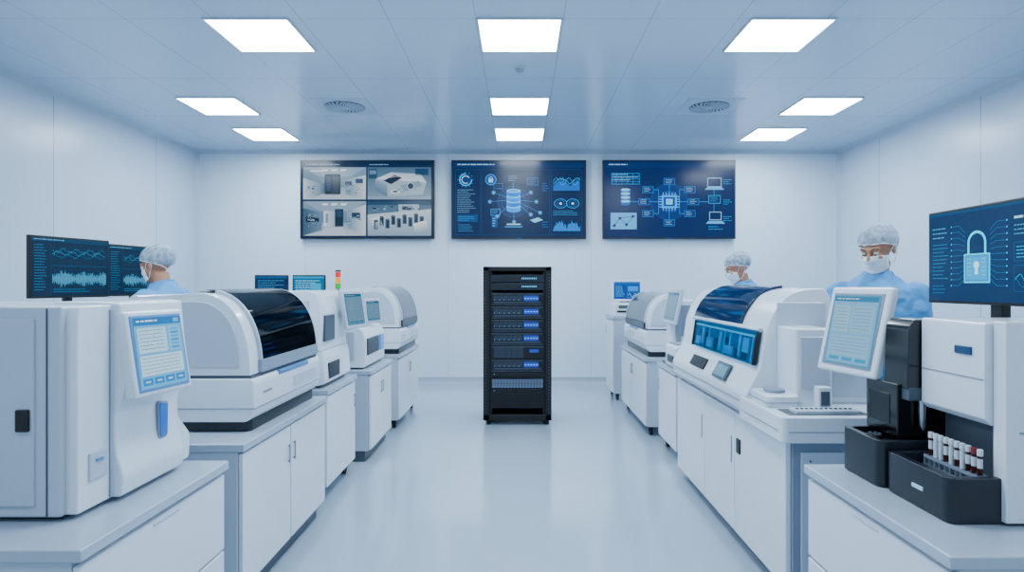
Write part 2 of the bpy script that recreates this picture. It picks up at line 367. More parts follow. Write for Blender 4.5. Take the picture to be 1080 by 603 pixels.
def cv_net():
    c=Canvas(140,83,'#051f46',.85,1.4); c.rect(1,1,138,6,'#09264e'); c.greek(5,3,20,1.4,'#9dc4e6')
    A='#4fa8e8'
    c.circ(70,44,20,'#072d5e',1); c.ring(70,44,20,.25,'#1c5fa0',2); c.circ(70,44,12,'#0c3f7a',2)
    for x,y in ((47,31),(43,44),(47,57),(70,22),(70,67),(92,31),(96,44),(92,57)):
        if y==44 or x==70: c.line(70,44,x,y,.35,A,3)
        else: c.line((x+70)/2,44,(x+70)/2,y,.35,A,3); c.line((x+70)/2,y,x,y,.35,A,3)
        c.rect(x-6,y-3.6,12,7.2,'#2f78bc',4); c.rect(x-5.5,y-3.1,11,6.2,'#0a2c58',5); c.lines(x-4,y-2,8,3,1.7,.5,'#9fd0f4',6)
    c.rect(62,37,16,14,'#3aa4f0',5); c.rect(64,39,12,10,'#0c3f80',6); c.rect(66.5,41,7,6,'#8fd4ff',7); c.ring(70,44,1.6,.5,'#0c3f80',8)
    for i in range(5):
        c.line(63.5+i*3.2,34,63.5+i*3.2,37,.5,'#8fd0ff',5); c.line(63.5+i*3.2,51,63.5+i*3.2,54,.5,'#8fd0ff',5)
        c.line(59,38.5+i*2.8,62,38.5+i*2.8,.5,'#8fd0ff',5); c.line(78,38.5+i*2.8,81,38.5+i*2.8,.5,'#8fd0ff',5)
    c.frame(8,13,30,12,.35,A,3)
    for i in range(3): c.rect(8,16+i*3,30,.25,A,3)
    for i in range(4): c.rect(13+i*6,13,.25,12,A,3)
    for i in range(3): c.lines(9,14+i*3,28,1,3,.7,'#9fd0f4',4)
    for i in range(4): c.rect(18,31+i*4.2,10,3,'#1c62a8',4+i*2); c.circ(23,34+i*4.2,5,'#1c62a8',4+i*2,ry=1.5); c.circ(23,31+i*4.2,5,'#8fc0e6',5+i*2,ry=1.5)
    c.line(28,44,43,44,.35,A,3)
    c.rect(7,56,28,18,'#6fa4d0',3)
    for a,b in (((11,70),(17,62)),((17,62),(24,69)),((24,69),(31,60)),((17,62),(31,60))): c.line(*a,*b,.6,'#0c3468',4)
    for p in ((11,70),(17,62),(24,69),(31,60)): c.circ(*p,1.6,'#0c3468',5)
    c.frame(111,18,15,10,.6,'#a8d0f0',3); c.poly([(108,31),(129,31),(126,28),(111,28)],'#6fa8d8',3); c.line(96,44,112,44,.35,A,3); c.line(118,31,118,37,.35,A,3)
    c.frame(112,37,13,9,.5,A,3); c.lines(114,39,9,3,2,.5,A,3); c.line(118,46,118,55,.35,A,3); c.frame(113,55,13,9,.6,'#a8d0f0',3); c.poly([(109,68),(130,68),(127,65),(112,65)],'#6fa8d8',3); c.lines(112,71,16,2,2.6,.7,A)
    for y in (20,42,60): c.lines(128,y,9,3,2.2,.6,A)
    return c
def cv_lock():
    c=Canvas(124,70,'#062848',.95,1.4); c.rect(0,0,124,2,'#0d3c5e')
    A='#3fb0e0'
    X=51
    for i in range(11):
        y=12+i*4.6; dy=(5-i)*1.1
        c.line(X-26,y,X-18,y,.25,'#1c74a4',1); c.line(X-18,y,X-12,y+dy,.25,'#1c74a4',1); c.circ(X-26,y,.6,A,2)
        c.line(X+12,y+dy,X+18,y,.25,'#1c74a4',1); c.line(X+18,y,X+27,y,.25,'#1c74a4',1); c.circ(X+27,y,.6,A,2)
    c.ring(X,26,9,1.9,'#6fdcff',4,180,360); c.rect(X-9,26,1.9,9,'#6fdcff',4); c.rect(X+7.1,26,1.9,9,'#6fdcff',4)
    c.rect(X-12.5,34,25,22,'#6fdcff',4); c.rect(X-11.5,35,23,20,'#1884b8',5); c.rect(X-10,36.5,20,17,'#2298cc',6); c.circ(X,42.5,2.6,'#c8f4ff',7); c.poly([(X-.9,43),(X+.9,43),(X+1.6,49.5),(X-1.6,49.5)],'#c8f4ff',7)
    for i in range(5): c.line(X-9,38+i*3,X-5,38+i*3,.3,'#8fe4ff',7); c.line(X+5,38+i*3,X+9,38+i*3,.3,'#8fe4ff',7)
    c.lines(4,12,17,3,3.6,1.1,'#5f98b6'); c.lines(4,25,18,10,3,.7,'#357ca0'); c.lines(4,58,16,3,2.8,.7,'#2f749a')
    c.greek(84,10,28,2.4,'#a8cfe0'); c.lines(84,16,30,3,3,.9,'#5f98b6'); c.frame(84,28,34,13,.2,'#1c628c',2); c.lines(86,31,30,4,2.4,.7,A,3); c.frame(84,44,34,18,.2,'#1c628c',2)
    c.plot([(85+i*1.2,55-5*math.sin(i*.5)+random.uniform(-1,1)) for i in range(27)],.3,A,3); c.plot([(85+i*1.2,56-3*math.cos(i*.6)) for i in range(27)],.25,'#2f81a4',3)
    return c

# ------------------------------------------------------------------ room shell
XL,XR,YB,HC,Y0=-4.76,4.71,8.93,3.42,-1.6
def struct(o): o['kind']='structure'; return o
WALLM=seam_mat('wall_panels','#c9d9e8','#a0b2c4',[(0,2.1,1.05)],.35,w=.006)
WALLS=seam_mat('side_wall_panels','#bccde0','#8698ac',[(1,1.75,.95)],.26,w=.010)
CEILM=seam_mat('ceiling_tiles','#b8cde1','#93a9be',[(0,.65,.325),(1,1.3,.6)],.2,w=.007)
FLOORM=mat('epoxy_floor','#9eafc1',.14,var=.012,scale=.8,coat=.5)
struct(B('floor',None,XL-.1,XR+.1,Y0,YB+.1,-.1,0,FLOORM,0))
struct(B('ceiling',None,XL-.1,XR+.1,Y0,YB+.1,HC,HC+.1,CEILM,0))
struct(B('wall_back',None,XL-.1,XR+.1,YB,YB+.1,0,HC,WALLM,0))
struct(B('wall_left',None,XL-.1,XL,Y0,YB,0,HC,WALLS,0))
struct(B('wall_right',None,XR,XR+.1,Y0,YB,0,HC,WALLS,0))
BASE=mat('coved_base','#93a2b3',.4)
cove=lambda s:[(0,0),(s*.06,0),(s*.03,.015),(s*.014,.04),(s*.01,.09),(0,.09)]
def base_run(name,ax,pts,a,b): struct(MB().prism(pts,ax,a,b).out(name,None,BASE))
base_run('baseboard_back','x',[(YB-p[0],p[1]) for p in cove(1)],XL,XR)
base_run('baseboard_left','y',[(XL+p[0],p[1]) for p in cove(1)],Y0,YB)
base_run('baseboard_right','y',[(XR-p[0],p[1]) for p in cove(1)],Y0,YB)
TRIM=mat('corner_trim','#aabbcc',.35)
for i,(x,s) in enumerate(((XL,1),(XR,-1))):
    struct(MB().prism([(x,YB),(x+s*.05,YB),(x+s*.02,YB-.02),(x,YB-.05)],'z',.09,HC).out('trim_%d'%(i+1),None,TRIM))
struct(MB().prism([(YB,HC),(YB-.05,HC),(YB-.02,HC-.02),(YB,HC-.05)],'x',XL,XR).out('trim_3',None,TRIM))
struct(MB().prism([(XL,HC),(XL+.05,HC),(XL+.02,HC-.02),(XL,HC-.05)],'y',Y0,YB).out('trim_4',None,TRIM))
struct(MB().prism([(XR,HC),(XR-.05,HC),(XR-.02,HC-.02),(XR,HC-.05)],'y',Y0,YB).out('trim_5',None,TRIM))

LAMP=mat('light_diffuser','#ffffff',.5,emis=(.80,.93,1,1),es=41)
FR=mat('light_frame','#c3cfdb',.4)
for x in (-1,0,1):
    for y,xx in ((4.8,2.03),(6.7,3.31),(7.95,3.31)):
        cx=x*xx; r=root('ceiling_light',(cx,y,HC-.02),'square flush white LED panel recessed in the ceiling','ceiling light','LED ceiling panels')
        h=.305
        m=MB()
        for a,b_,c,d in ((-h-.015,h+.015,-h-.015,-h),(-h-.015,h+.015,h,h+.015),(-h-.015,-h,-h,h),(h,h+.015,-h,h)): m.box(cx+a,cx+b_,y+c,y+d,HC-.012,HC)
        m.out('frame',r,FR)
        MB().box(cx-h,cx+h,y-h,y+h,HC-.008,HC-.001).out('diffuser',r,LAMP)
VENT=mat('vent_metal','#a6bacd',.4); VD=mat('vent_dark','#18212c',.6)
for cx,cy in ((-1.93,6.72),(2.1,6.72)):
    r=root('air_diffuser',(cx,cy,HC-.02),'round swirl air diffuser with curved blades in the ceiling','air vent','swirl air diffusers')
    MB().box(cx-.3,cx+.3,cy-.3,cy+.3,HC-.004,HC).out('face_plate',r,VENT)
    MB().cyl((cx,cy,HC-.008),.215,.004,seg=40).out('opening',r,VD)
    m=MB()
    for i in range(22):
        a=2*math.pi*i/22
        A=[];Bq=[]
        for t in range(5):
            rr=.045+.17*t/4; aa=a+.55*(t/4)**1.3; w=.10
            A.append((cx+rr*math.cos(aa),cy+rr*math.sin(aa))); Bq.append((cx+rr*math.cos(aa+w*1.4),cy+rr*math.sin(aa+w*1.4)))
        m.prism(A+Bq[::-1],'z',HC-.016,HC-.009)
    m.out('blades',r,VENT)
    MB().cyl((cx,cy,HC-.02),.045,.012,seg=24).out('hub',r,VENT)
r=root('smoke_detector',(0,5.5,HC-.03),'small white round smoke detector on the ceiling','smoke detector')
MB().cyl((0,5.5,HC-.018),.055,.018,seg=28).out('mount',r,WHITE,.003)
MB().cyl((0,5.5,HC-.045),.03,.027,r2=.045,seg=28).out('sensor_head',r,GREYL,.003)

def wall_display(x0,x1,z0,z1,cv,label):
    y=YB-.09; cx=(x0+x1)/2; cz=(z0+z1)/2
    r=root('wall_display',(cx,YB-.05,z0),label,'screen','wall displays')
    B('bezel',r,x0,x1,y,y+.045,z0,z1,BLACK,.006)
    B('wall_bracket',r,cx-.3,cx+.3,y+.04,YB,cz-.2,cz+.2,DARK,.004)
    cv.place('display_panel',r,(cx,y,cz),(1,0,0),(0,0,1),x1-x0-.04,z1-z0-.04)
    MB().box(cx-.03,cx+.03,y-.003,y,z0+.005,z0+.012).out('status_light',r,BLUEL)
wall_display(-3.20,-1.24,2.115,3.265,cv_cctv(),'black wall screen showing four laboratory camera views')
wall_display(-.995,.97,2.115,3.265,cv_db(),'black wall screen showing a blue database dashboard with charts')
wall_display(1.21,3.15,2.115,3.265,cv_net(),'black wall screen showing a blue network diagram around a chip')

# ------------------------------------------------------------------ cabinets
def cabinet(sx,xf,xb,y0,y1,label,zt=.75,doors=2,drawers=0,casters=False):
    cx=(xf+xb)/2*sx; r=root('cabinet',(cx,(y0+y1)/2,0),label,'cabinet')
    zb=.09
    B('body',r,xf+.022,xb-.01,y0+.012,y1-.012,zb,zt-.034,WHITE2,.004,sx=sx)
    B('worktop',r,xf-.012,xb,y0,y1,zt-.036,zt,TOP,.006,3,sx=sx,label='pale grey laminate worktop')
    if casters:
        for a in (xf+.07,xb-.07):
            for b_ in (y0+.08,y1-.08):
                c=MB(sx); c.cyl((a-.015,b_,.033),.033,.03,'x',18); c.box(a-.022,a+.022,b_-.02,b_+.02,.04,zb,0); c.out('caster',r,RUB,.003)
    else: B('plinth',r,xf+.05,xb-.03,y0+.03,y1-.03,0,zb,GREYM,.002,sx=sx)
    n=doors; w=(y1-y0-.02)/max(n,1)
    for i in range(n):
        a=y0+.012+i*w+.005; b_=a+w-.014
        d=B('door',r,xf,xf+.02,a,b_,zb+.01,zt-.048,WHITE,.004,sx=sx)
        hy=b_-.03 if i%2==0 else a+.03
        if n==1: hy=b_-.04
        h=MB(sx); h.box(xf-.012,xf-.006,hy-.004,hy+.004,zt-.24,zt-.14); h.box(xf-.008,xf,hy-.003,hy+.003,zt-.235,zt-.225); h.box(xf-.008,xf,hy-.003,hy+.003,zt-.155,zt-.145)
        h.out('handle',d,GREYL,.0015)
    for i in range(drawers):
        h=(zt-.045-zb-.01)/drawers; a=zb+.01+i*h+.003
        d=B('drawer',r,xf,xf+.02,y0+.014,y1-.014,a,a+h-.010,WHITE,.004,sx=sx)
        B('handle',d,xf-.004,xf,(y0+y1)/2-.07,(y0+y1)/2+.07,a+h-.03,a+h-.024,WHITE2,.002,sx=sx)
    return r
L='white cabinet with grey worktop '
cabinet(-1,1.17,2.15,1.60,2.42,L+'under a boxy touchscreen analyser',drawers=2,doors=0)
cabinet(-1,1.22,2.0,2.66,3.82,L+'and two doors under domed analyser')
cabinet(-1,1.28,1.95,4.02,4.74,L+'on casters under tall instrument',doors=1,casters=True)
cabinet(-1,1.215,1.9,4.94,5.76,L+'under a compact instrument')
cabinet(-1,1.20,1.9,6.06,7.2,L+'on casters under domed analyser',casters=True)
cabinet(1,1.12,2.1,1.56,2.37,L+'and drawers under tube analyser',drawers=2,doors=0)
cabinet(1,1.26,1.75,4.88,5.52,L+'on casters under low instrument',doors=1,casters=True)
cabinet(1,1.20,1.75,5.78,7.15,L+'on casters under small domed analyser',casters=True)
cabinet(1,1.16,1.75,7.55,8.15,'tall narrow white cabinet under a small blue-screen monitor',zt=1.05,doors=1,casters=True)

# ------------------------------------------------------------------ dome analyser
def strip(curve,o,i):
    pts=[V(p) for p in curve]; A=[];Bq=[]
    for k,p in enumerate(pts):
        t=(pts[min(k+1,len(pts)-1)]-pts[max(k-1,0)]).normalized(); n=V((-t.y,t.x))
        A.append(tuple(p+n*o)); Bq.append(tuple(p-n*i))
    return A+Bq[::-1]
def dome(sx,xf,xb,y0,y1,zt,label,glass=GLASS,zb=.75,dw=.26):
    r=root('analyser',((xf+xb)/2*sx,(y0+y1)/2,zb),label,'laboratory analyser')
    MB(sx).prism(rnd([(xf+.03,y0+.03),(xb-.03,y0+.03),(xb-.03,y1-.03),(xf+.03,y1-.03)],.03),'z',zb,zb+.055).out('base',r,DARK,.004)
    zm=zb+.26
    MB(sx).prism(rnd([(xf+.03,zb+.05),(xb-.01,zb+.05),(xb-.01,zm-.004),(xf+.015,zm-.004),(xf,zm-.03),(xf,zb+.1)],[.03,.02,.01,.02,.02,.04]),'y',y0,y1).out('lower_housing',r,WHITE,.010,3)
    B('trim_band',r,xf-.004,xb-.02,y0-.002,y1-.02,zb+.112,zb+.117,GREYL,.001,sx=sx)
    B('hood_seam',r,xf+.02,xb-.01,y0+.012,y1-.012,zm-.006,zm+.012,GREYM,.001,sx=sx)
    cur=[]
    for k in range(13):
        t=math.radians(90*k/12); cur.append((xf+.022+dw*(1-math.cos(t)**.85),zm+.012+(zt-zm-.012)*math.sin(t)**.9))
    prof=cur+rnd([(xb-.06,zt),(xb,zt-.06),(xb,zm+.010),(xf+.022,zm+.010)],[.03,.03,0,0])
    MB(sx).prism(prof,'y',y0+.004,y1-.004).out('hood',r,WHITE,.012,3)
    cxm=(xf+xb)/2; czm=(zm+zt)/2
    side=[(cxm+(p[0]-cxm)*.84,czm+(p[1]-czm)*.80) for p in prof]
    MB(sx).prism(side,'y',y0-.003,y0+.012).out('side_cover',r,WHITE2,.003)
    g0,g1=y0+.12*(y1-y0),y1-.05*(y1-y0)
    if glass is GLASS:
        MB(sx).prism(strip(cur[1:13],.004,.003),'y',g0,g1).out('lid_interior',r,LIDBACK)
        m=MB(sx)
        for yy,w,a,b_ in ((g0+.10,.05,2,6),(g0+.24,.02,2,9),(g0+.34,.10,2,5),(g0+.52,.03,3,10),(g0+.62,.08,2,6)):
            m.prism(strip(cur[a:b_],.009,0),'y',yy,yy+w)
        m.out('sampling_arms',r,GREYL)
        m=MB(sx)
        for k in (2,7,10): m.prism(strip([V(cur[k]),V(cur[k]).lerp(V(cur[k+1]),.25)],.010,0),'y',g0+.03,g1-.03)
        m.out('gantry_rail',r,WHITE2)
        MB(sx).prism(strip(cur[1:13],.016,-.013),'y',g0,g1).out('lid_window',r,glass,label='glossy smoked glass lid')
    else: MB(sx).prism(strip(cur[1:12],.009,.004),'y',g0,g1).out('lid_window',r,glass,.003)
    MB(sx).prism(strip(cur[0:2],.018,.001),'y',g0-.02,g1+.02).out('lid_frame',r,GREYL if glass is GLASS else DARK,.003)
    for yy in (g0-.014,g1): MB(sx).prism(strip(cur[1:12],.017,.001),'y',yy,yy+.014).out('lid_edge',r,WHITE2)
    ym=(g0+g1)/2
    m=MB(sx); m.box(xf-.004,xf+.02,ym-.2,ym+.22,zm-.028,zm-.004); m.out('lid_handle',r,BLUEH,.006,3)
    m=MB(sx)
    for i in range(6): m.box(xf-.002,xf+.002,y0+.10+i*.018,y0+.112+i*.018,zm-.09,zm-.078)
    m.out('badge',r,GREYL)
    B('service_panel',r,xf-.003,xf+.004,ym-.02,y1-.08,zb+.14,zb+.2,WHITE2,.002,sx=sx)
    B('lid_hinge',r,xf+.022+dw*.97,xf+.07+dw,g0+.02,g1-.02,zt-.006,zt+.010,GREYL,.004,sx=sx)
    return r
dome(-1,1.25,1.88,2.86,3.80,1.41,'large white analyser with domed hood and smoked glass lid')
dome(-1,1.19,1.76,6.1,7.15,1.42,'white analyser with domed hood and grey glass lid',GLASSG)
dome(1,1.215,1.62,5.84,7.05,1.36,'small white analyser with rounded hood and grey window',GLASSG)

def slab(name,parent,c,r,u,w,h,d,m,bevel=.01,off=0,label=None):
    return MB().obox(c,r,u,w,h,d,off=off).out(name,parent,m,bevel,3,label=label)

# boxy analyser with touchscreen
r=root('analyser',(-1.65,2.1,.75),'large boxy white analyser with tilted touchscreen and blue inset','laboratory analyser')
s=-1
MB(s).prism(rnd([(1.345,.765),(2.05,.765),(2.05,1.386),(1.345,1.386)],.012),'y',1.78,2.32).out('main_housing',r,WHITE2,.012,3)  # greyer white puts the shade of the camera-facing side into the colour
MB(s).prism(rnd([(1.80,.765),(2.41,.765),(2.42,.86),(2.33,.95),(2.29,1.05),(2.32,1.16),(2.34,1.385),(1.81,1.385),(1.80,1.35)],[.01,.015,.02,.03,.04,.03,.01,.01,.01]),'x',1.312,1.60).out('front_fascia',r,WHITE,.008,4)
MB(s).prism(rnd([(1.5,.766),(1.282,.766),(1.274,.83),(1.298,.92),(1.300,1.04),(1.272,1.10),(1.262,1.14),(1.285,1.389),(1.32,1.395),(1.5,1.395)],[0,.01,.02,.03,.03,.02,.01,.01,.01,0]),'y',1.95,2.31).out('control_column',r,WHITE,.008,4)
B('side_panel',r,1.42,2.0,1.772,1.785,.80,1.35,WHITE2,.004,sx=s)  # darker panel colour carries the same near-side shade
B('panel_seam',r,1.384,1.388,1.777,1.785,.77,1.38,GREYM,.0005,sx=s)
B('panel_seam',r,1.308,1.314,1.938,1.942,.77,1.37,GREYL,.0005,sx=s)
B('handle',r,1.43,1.468,1.762,1.778,1.02,1.085,BLACK,.004,sx=s)
B('foot',r,1.36,2.0,1.81,2.35,.75,.768,DARK,.003,sx=s)
B('access_hatch',r,1.306,1.314,1.845,1.925,.85,.935,WHITE2,.003,sx=s)
B('hatch_latch',r,1.300,1.308,1.87,1.9,.905,.913,BLUEH,.001,sx=s)
MB(s).prism(rnd([(2.17,.895),(2.226,.895),(2.23,1.025),(2.165,1.035)],.016),'x',1.290,1.31).out('blue_inset_rim',r,GREYL,.002)
MB(s).prism(rnd([(2.178,.903),(2.219,.903),(2.222,1.018),(2.173,1.027)],.012),'x',1.286,1.30).out('blue_inset',r,STRIPB,.002)
c=V((-1.228,2.075,1.222)); rt=V((.04,.26,0)); up=V((-.04,0,.27))
slab('touchscreen_bezel',r,c,rt,up,.265,.285,.045,WHITE,.012)
slab('touchscreen_rim',r,c,rt,up,.234,.254,.006,BLUEH,.006,.003)
cv_ui().place('touchscreen',r,c,rt,up,.215,.235,lift=.004)

# tall instrument
r=root('analyser',(-1.55,4.4,.75),'tall white instrument with angled side monitor','laboratory analyser')
MB(s).prism(rnd([(1.36,.765),(1.8,.765),(1.8,1.40),(1.42,1.41),(1.36,1.38),(1.335,1.25),(1.345,1.02),(1.32,.95),(1.31,.78)],[.01,.01,.03,.03,.03,.05,.04,.02,.01]),'y',4.09,4.70).out('housing',r,WHITE,.012,3)
B('foot',r,1.35,1.78,4.11,4.68,.75,.768,DARK,.003,sx=s)
B('side_panel',r,1.42,1.75,4.082,4.095,.82,1.34,WHITE2,.004,sx=s)
B('sample_port',r,1.308,1.34,4.17,4.42,.80,.91,DARK,.004,sx=s)
B('upper_recess',r,1.325,1.345,4.14,4.36,1.06,1.24,GREYM,.006,sx=s)
B('housing_seam',r,1.335,1.80,4.088,4.702,1.0,1.004,GREYL,.0005,sx=s)
c=V((-1.25,4.6,1.265)); rt=V((.07,.32,0)); up=V((-.045,0,.27))
slab('monitor_bezel',r,c,rt,up,.32,.29,.03,WHITE2,.01); cv_ui2(.33).place('monitor_display',r,c,rt,up,.27,.235)
MB().tube([c+V((-.025,0,-.02)),(-1.36,4.6,1.2)],.025).out('monitor_arm',r,GREYL)
SL=(-1.66,5.55)
r=root('stack_light',(SL[0],SL[1],1.12),'red amber green signal tower light on a slim pole','signal light')
MB().cyl((SL[0],SL[1],1.12),.010,.30,seg=14).out('pole',r,CHROME)
MB().cyl((SL[0],SL[1],1.12),.03,.012,seg=18).out('mounting_foot',r,BLACK,.002)
z=1.41
for nm,mm in (('green_lens',GRN),('amber_lens',YEL),('red_lens',RED)):
    MB().cyl((SL[0],SL[1],z),.025,.050,seg=20).out(nm,r,mm,.004); z+=.053
MB().cyl((SL[0],SL[1],z),.026,.014,seg=20).out('cap',r,BLACK,.004)

# compact instrument
r=root('analyser',(-1.5,5.3,.75),'compact white benchtop instrument with dark front and small monitor','laboratory analyser')
MB(s).prism(rnd([(1.27,.765),(1.75,.765),(1.75,1.12),(1.40,1.12),(1.30,1.08),(1.27,1.0)],[.02,.01,.02,.02,.03,.03]),'y',5.0,5.70).out('housing',r,WHITE,.010,3)
B('foot',r,1.30,1.72,5.03,5.68,.75,.768,DARK,.003,sx=s)
B('dark_front',r,1.262,1.28,5.05,5.45,.86,1.0,BLACK,.004,sx=s)
B('blue_panel',r,1.260,1.272,5.50,5.64,.86,1.0,STRIPB,.004,sx=s)
B('end_cover',r,1.36,1.68,4.992,5.004,.82,1.06,WHITE2,.004,sx=s)
c=V((-1.29,5.35,1.22)); rt=V((.08,.25,0)); up=V((-.03,0,.25))
slab('monitor_bezel',r,c,rt,up,.26,.22,.03,WHITE2,.01); cv_ui2(.33).place('monitor_display',r,c,rt,up,.21,.17)
MB().tube([c+V((-.02,0,-.06)),(-1.40,5.38,1.10)],.03).out('monitor_arm',r,GREYL)

# ------------------------------------------------------------------ sample analyser with tube bay
r=root('analyser',(1.5,2.03,.75),'boxy white sample analyser with black bay and dark tubs','laboratory analyser')
o_=rnd([(1.25,1.765),(1.72,1.765),(1.72,2.075),(1.25,2.075)],[.03,.005,.005,.03],5); i_=rnd([(1.275,1.79),(1.70,1.79),(1.70,2.05),(1.275,2.05)],[.02,.005,.005,.02],5)
MB().tub(o_,i_,.753,.842,.885).out('near_tub',r,DARK,.004,2,label='dark grey rounded tub')
o_=rnd([(1.235,2.085),(1.72,2.085),(1.72,2.33),(1.235,2.33)],[.035,.005,.005,.035],5); i_=rnd([(1.258,2.108),(1.70,2.108),(1.70,2.305),(1.258,2.305)],[.025,.005,.005,.025],5)
MB().tub(o_,i_,.753,.885,.912).out('far_tub',r,DARK,.004,2,label='dark grey rounded tub')
MB().cyl((1.29,2.205,.885),.026,.022,seg=28).out('carousel',r,BLACK,.003)
m=MB()
for i in range(7):
    a=2*math.pi*i/7; m.cyl((1.29+.018*math.cos(a),2.205+.018*math.sin(a),.904),.0055,.008,seg=12)
m.out('carousel_wells',r,GREYM)
B('back_column',r,1.47,1.72,1.79,2.08,.87,1.33,WHITE2,.004,3)
B('end_column',r,1.402,1.725,1.748,1.798,.76,1.342,WHITE,.004,3)
MB().prism(rnd([(1.38,1.337),(1.722,1.337),(1.722,1.03),(1.40,1.03),(1.38,1.05)],[.012,.005,0,.004,.004],4),'y',1.80,2.085).out('hood',r,WHITE,.004,3,label='angular white upper housing')
MB().prism(rnd([(1.325,.913),(1.70,.913),(1.70,1.10),(1.325,1.10)],.006),'y',2.13,2.32).out('dark_module',r,GLOSSB,.006,3,label='glossy black lower processing module')
MB().prism(rnd([(1.335,1.09),(1.70,1.09),(1.70,1.33),(1.36,1.33),(1.342,1.30)],[.004,.01,.01,.010,.01]),'y',2.09,2.225).out('dark_module',r,GLOSSB,.005,3,label='glossy black upper processing module')
B('bay_shelf',r,1.34,1.70,2.088,2.13,1.05,1.095,GREYM,.002)
MB().tube([(1.40,2.11,1.05),(1.40,2.11,.96),(1.40,2.10,.93)],[.012,.010,.004],12).out('bay_probe',r,CHROME)
B('module_window',r,1.322,1.328,2.17,2.30,.95,1.06,BLACK,.003)
B('recess_panel',r,1.462,1.472,1.80,2.085,.85,1.03,GREYM,.002)
B('side_seam',r,1.44,1.70,1.744,1.749,1.02,1.024,GREYL,.0005)
B('hood_label',r,1.374,1.383,1.85,1.92,1.235,1.26,BLUELAB,.002)
B('hood_seam',r,1.377,1.383,1.805,2.08,1.165,1.168,GREYL,.0005)
B('status_strip',r,1.246,1.256,1.88,1.93,.81,.822,mat('pale_readout','#8fb8d0',.3,emis='#9fc8e0',es=.4),.001)
rk=root('tube_rack',(1.375,1.93,.842),'low rack holding a row of sample tubes','tube rack')
B('rack_base',rk,1.357,1.393,1.797,2.045,.842,.852,GREYM,.002)
m=MB()
for i in range(11):
    yy=1.80+i*.024; m.box(1.36,1.39,yy-.0012,yy+.0012,.852,.882)
m.box(1.358,1.361,1.80,2.04,.872,.882); m.box(1.389,1.392,1.80,2.04,.872,.882)
m.out('rack_dividers',rk,GREYL)
TUBE=mat('tube_label_white','#cdd8e3',.3); BLD=mat('blood_sample','#3a1210',.2); CAPR=mat('red_cap','#7e2a26',.4); CAPW=mat('white_cap','#d3dce5',.4)
def tube(y,k,first={}):
    o=root('test_tube',(1.375,y,.852),'slim sample tube with '+('dark red contents and red cap' if k==2 else 'dark contents and white cap' if k else 'white label and white cap'),'test tube','sample tubes in the rack')
    if k not in first:
        a=MB().cyl((1.375,y,.852),.0068,.088,seg=16).out('tube_body',o,BLD if k else TUBE,.002)
        b=MB().cyl((1.375,y,.938),.0082,.020,seg=16).out('cap',o,CAPR if k==2 else CAPW,.002)
        c_=MB().cyl((1.375,y,.902),.0073,.028,seg=16).out('tube_label',o,TUBE)
        first[k]=(o,[a,b,c_],y)
    else:
        for p in first[k][1]:
            q=p.copy(); q.parent=o; COL.objects.link(q)
for i,k in enumerate((1,2,1,0,1,0,1,0,0,1)): tube(1.812+i*.024,k)

r=root('monitor',(1.83,2.3,.75),'black monitor on a stand showing a glowing padlock graphic','monitor')
c=V((1.765,2.28,1.565)); rt=V((0,-1,0)); up=V((0,0,1))
slab('bezel',r,c,rt,up,.68,.385,.03,BLACK,.005); cv_lock().place('display_panel',r,c,rt,up,.66,.362)
B('stand_neck',r,1.79,1.825,2.25,2.31,.76,1.5,BLACK,.006)
B('stand_foot',r,1.76,1.95,2.16,2.36,.75,.764,BLACK,.005)

# ------------------------------------------------------------------ floor standing analyser
r=root('analyser',(1.41,3.64,0),'large floor-standing white analyser with teal window and glass lid','laboratory analyser')
B('cabinet_body',r,1.222,1.60,2.72,4.60,.07,.75,GREYL,.006)
B('plinth',r,1.26,1.57,2.76,4.56,0,.075,GREYM,.002)
for i,(a,b_) in enumerate(((2.73,3.375),(3.385,3.93),(3.94,4.59))):
    d=B('door',r,1.195,1.222,a,b_,.08,.742,WHITE,.006,3)
    if i==0: B('door_latch',d,1.186,1.197,3.28,3.33,.53,.61,BLACK,.003)
    else: B('handle',d,1.19,1.197,a+.03,a+.04,.45,.6,GREYL,.002)
B('end_panel',r,1.26,1.57,2.712,2.724,.12,.70,WHITE2,.004)
m=MB()
for i in range(9): m.box(1.38,1.46,2.706,2.716,.16+i*.014,.167+i*.014)
m.out('vent_grille',r,BLACK)
m=MB()
for i in range(7): m.cyl((1.30,2.709,.66-i*.05),.005,.006,'y',8)
m.out('screw_row',r,GREYM)
MB().prism(rnd([(1.15,2.66),(1.80,2.66),(1.80,3.08),(1.60,3.08),(1.60,3.18),(1.15,3.18)],[.03,.03,.01,0,.01,.01]),'z',.752,.868).out('sample_platform',r,WHITE,.010,3)
B('platform_recess',r,1.2,1.56,2.70,2.83,.866,.871,GREYM,.002)
B('sample_tray',r,1.24,1.52,2.715,2.80,.869,.885,WHITE2,.003)
m=MB()
for i in range(12): m.cyl((1.26+i*.022,2.757,.885),.007,.004,seg=10)
m.out('tray_wells',r,DARK)
B('platform_seam',r,1.147,1.152,2.70,3.15,.80,.804,GREYL,.0005)
B('platform_seam',r,1.18,1.78,2.657,2.662,.80,.804,GREYL,.0005)
sh=[(1.60,.752),(1.20,.752),(1.165,.79),(1.16,.88),(1.225,1.0),(1.238,1.03),(1.262,1.2),(1.295,1.29),(1.37,1.395),(1.47,1.43),(1.57,1.43),(1.60,1.39)]
MB().prism(rnd(sh,[.01,.02,.02,.02,.01,.02,.02,.07,.07,.05,.02,.02],5),'y',3.12,4.60).out('housing',r,WHITE,.010,3)
B('end_cover',r,1.32,1.57,3.110,3.125,.90,1.36,WHITE2,.008)
B('housing_seam',r,1.155,1.60,3.117,4.602,.786,.790,GREYL,.0005)
MB().prism(strip([(1.23,1.03),(1.254,1.2)],.004,.002),'y',3.16,4.25).out('window_interior',r,TEALBACK,.001)
f=lambda z:1.23+.024*(z-1.03)/.17
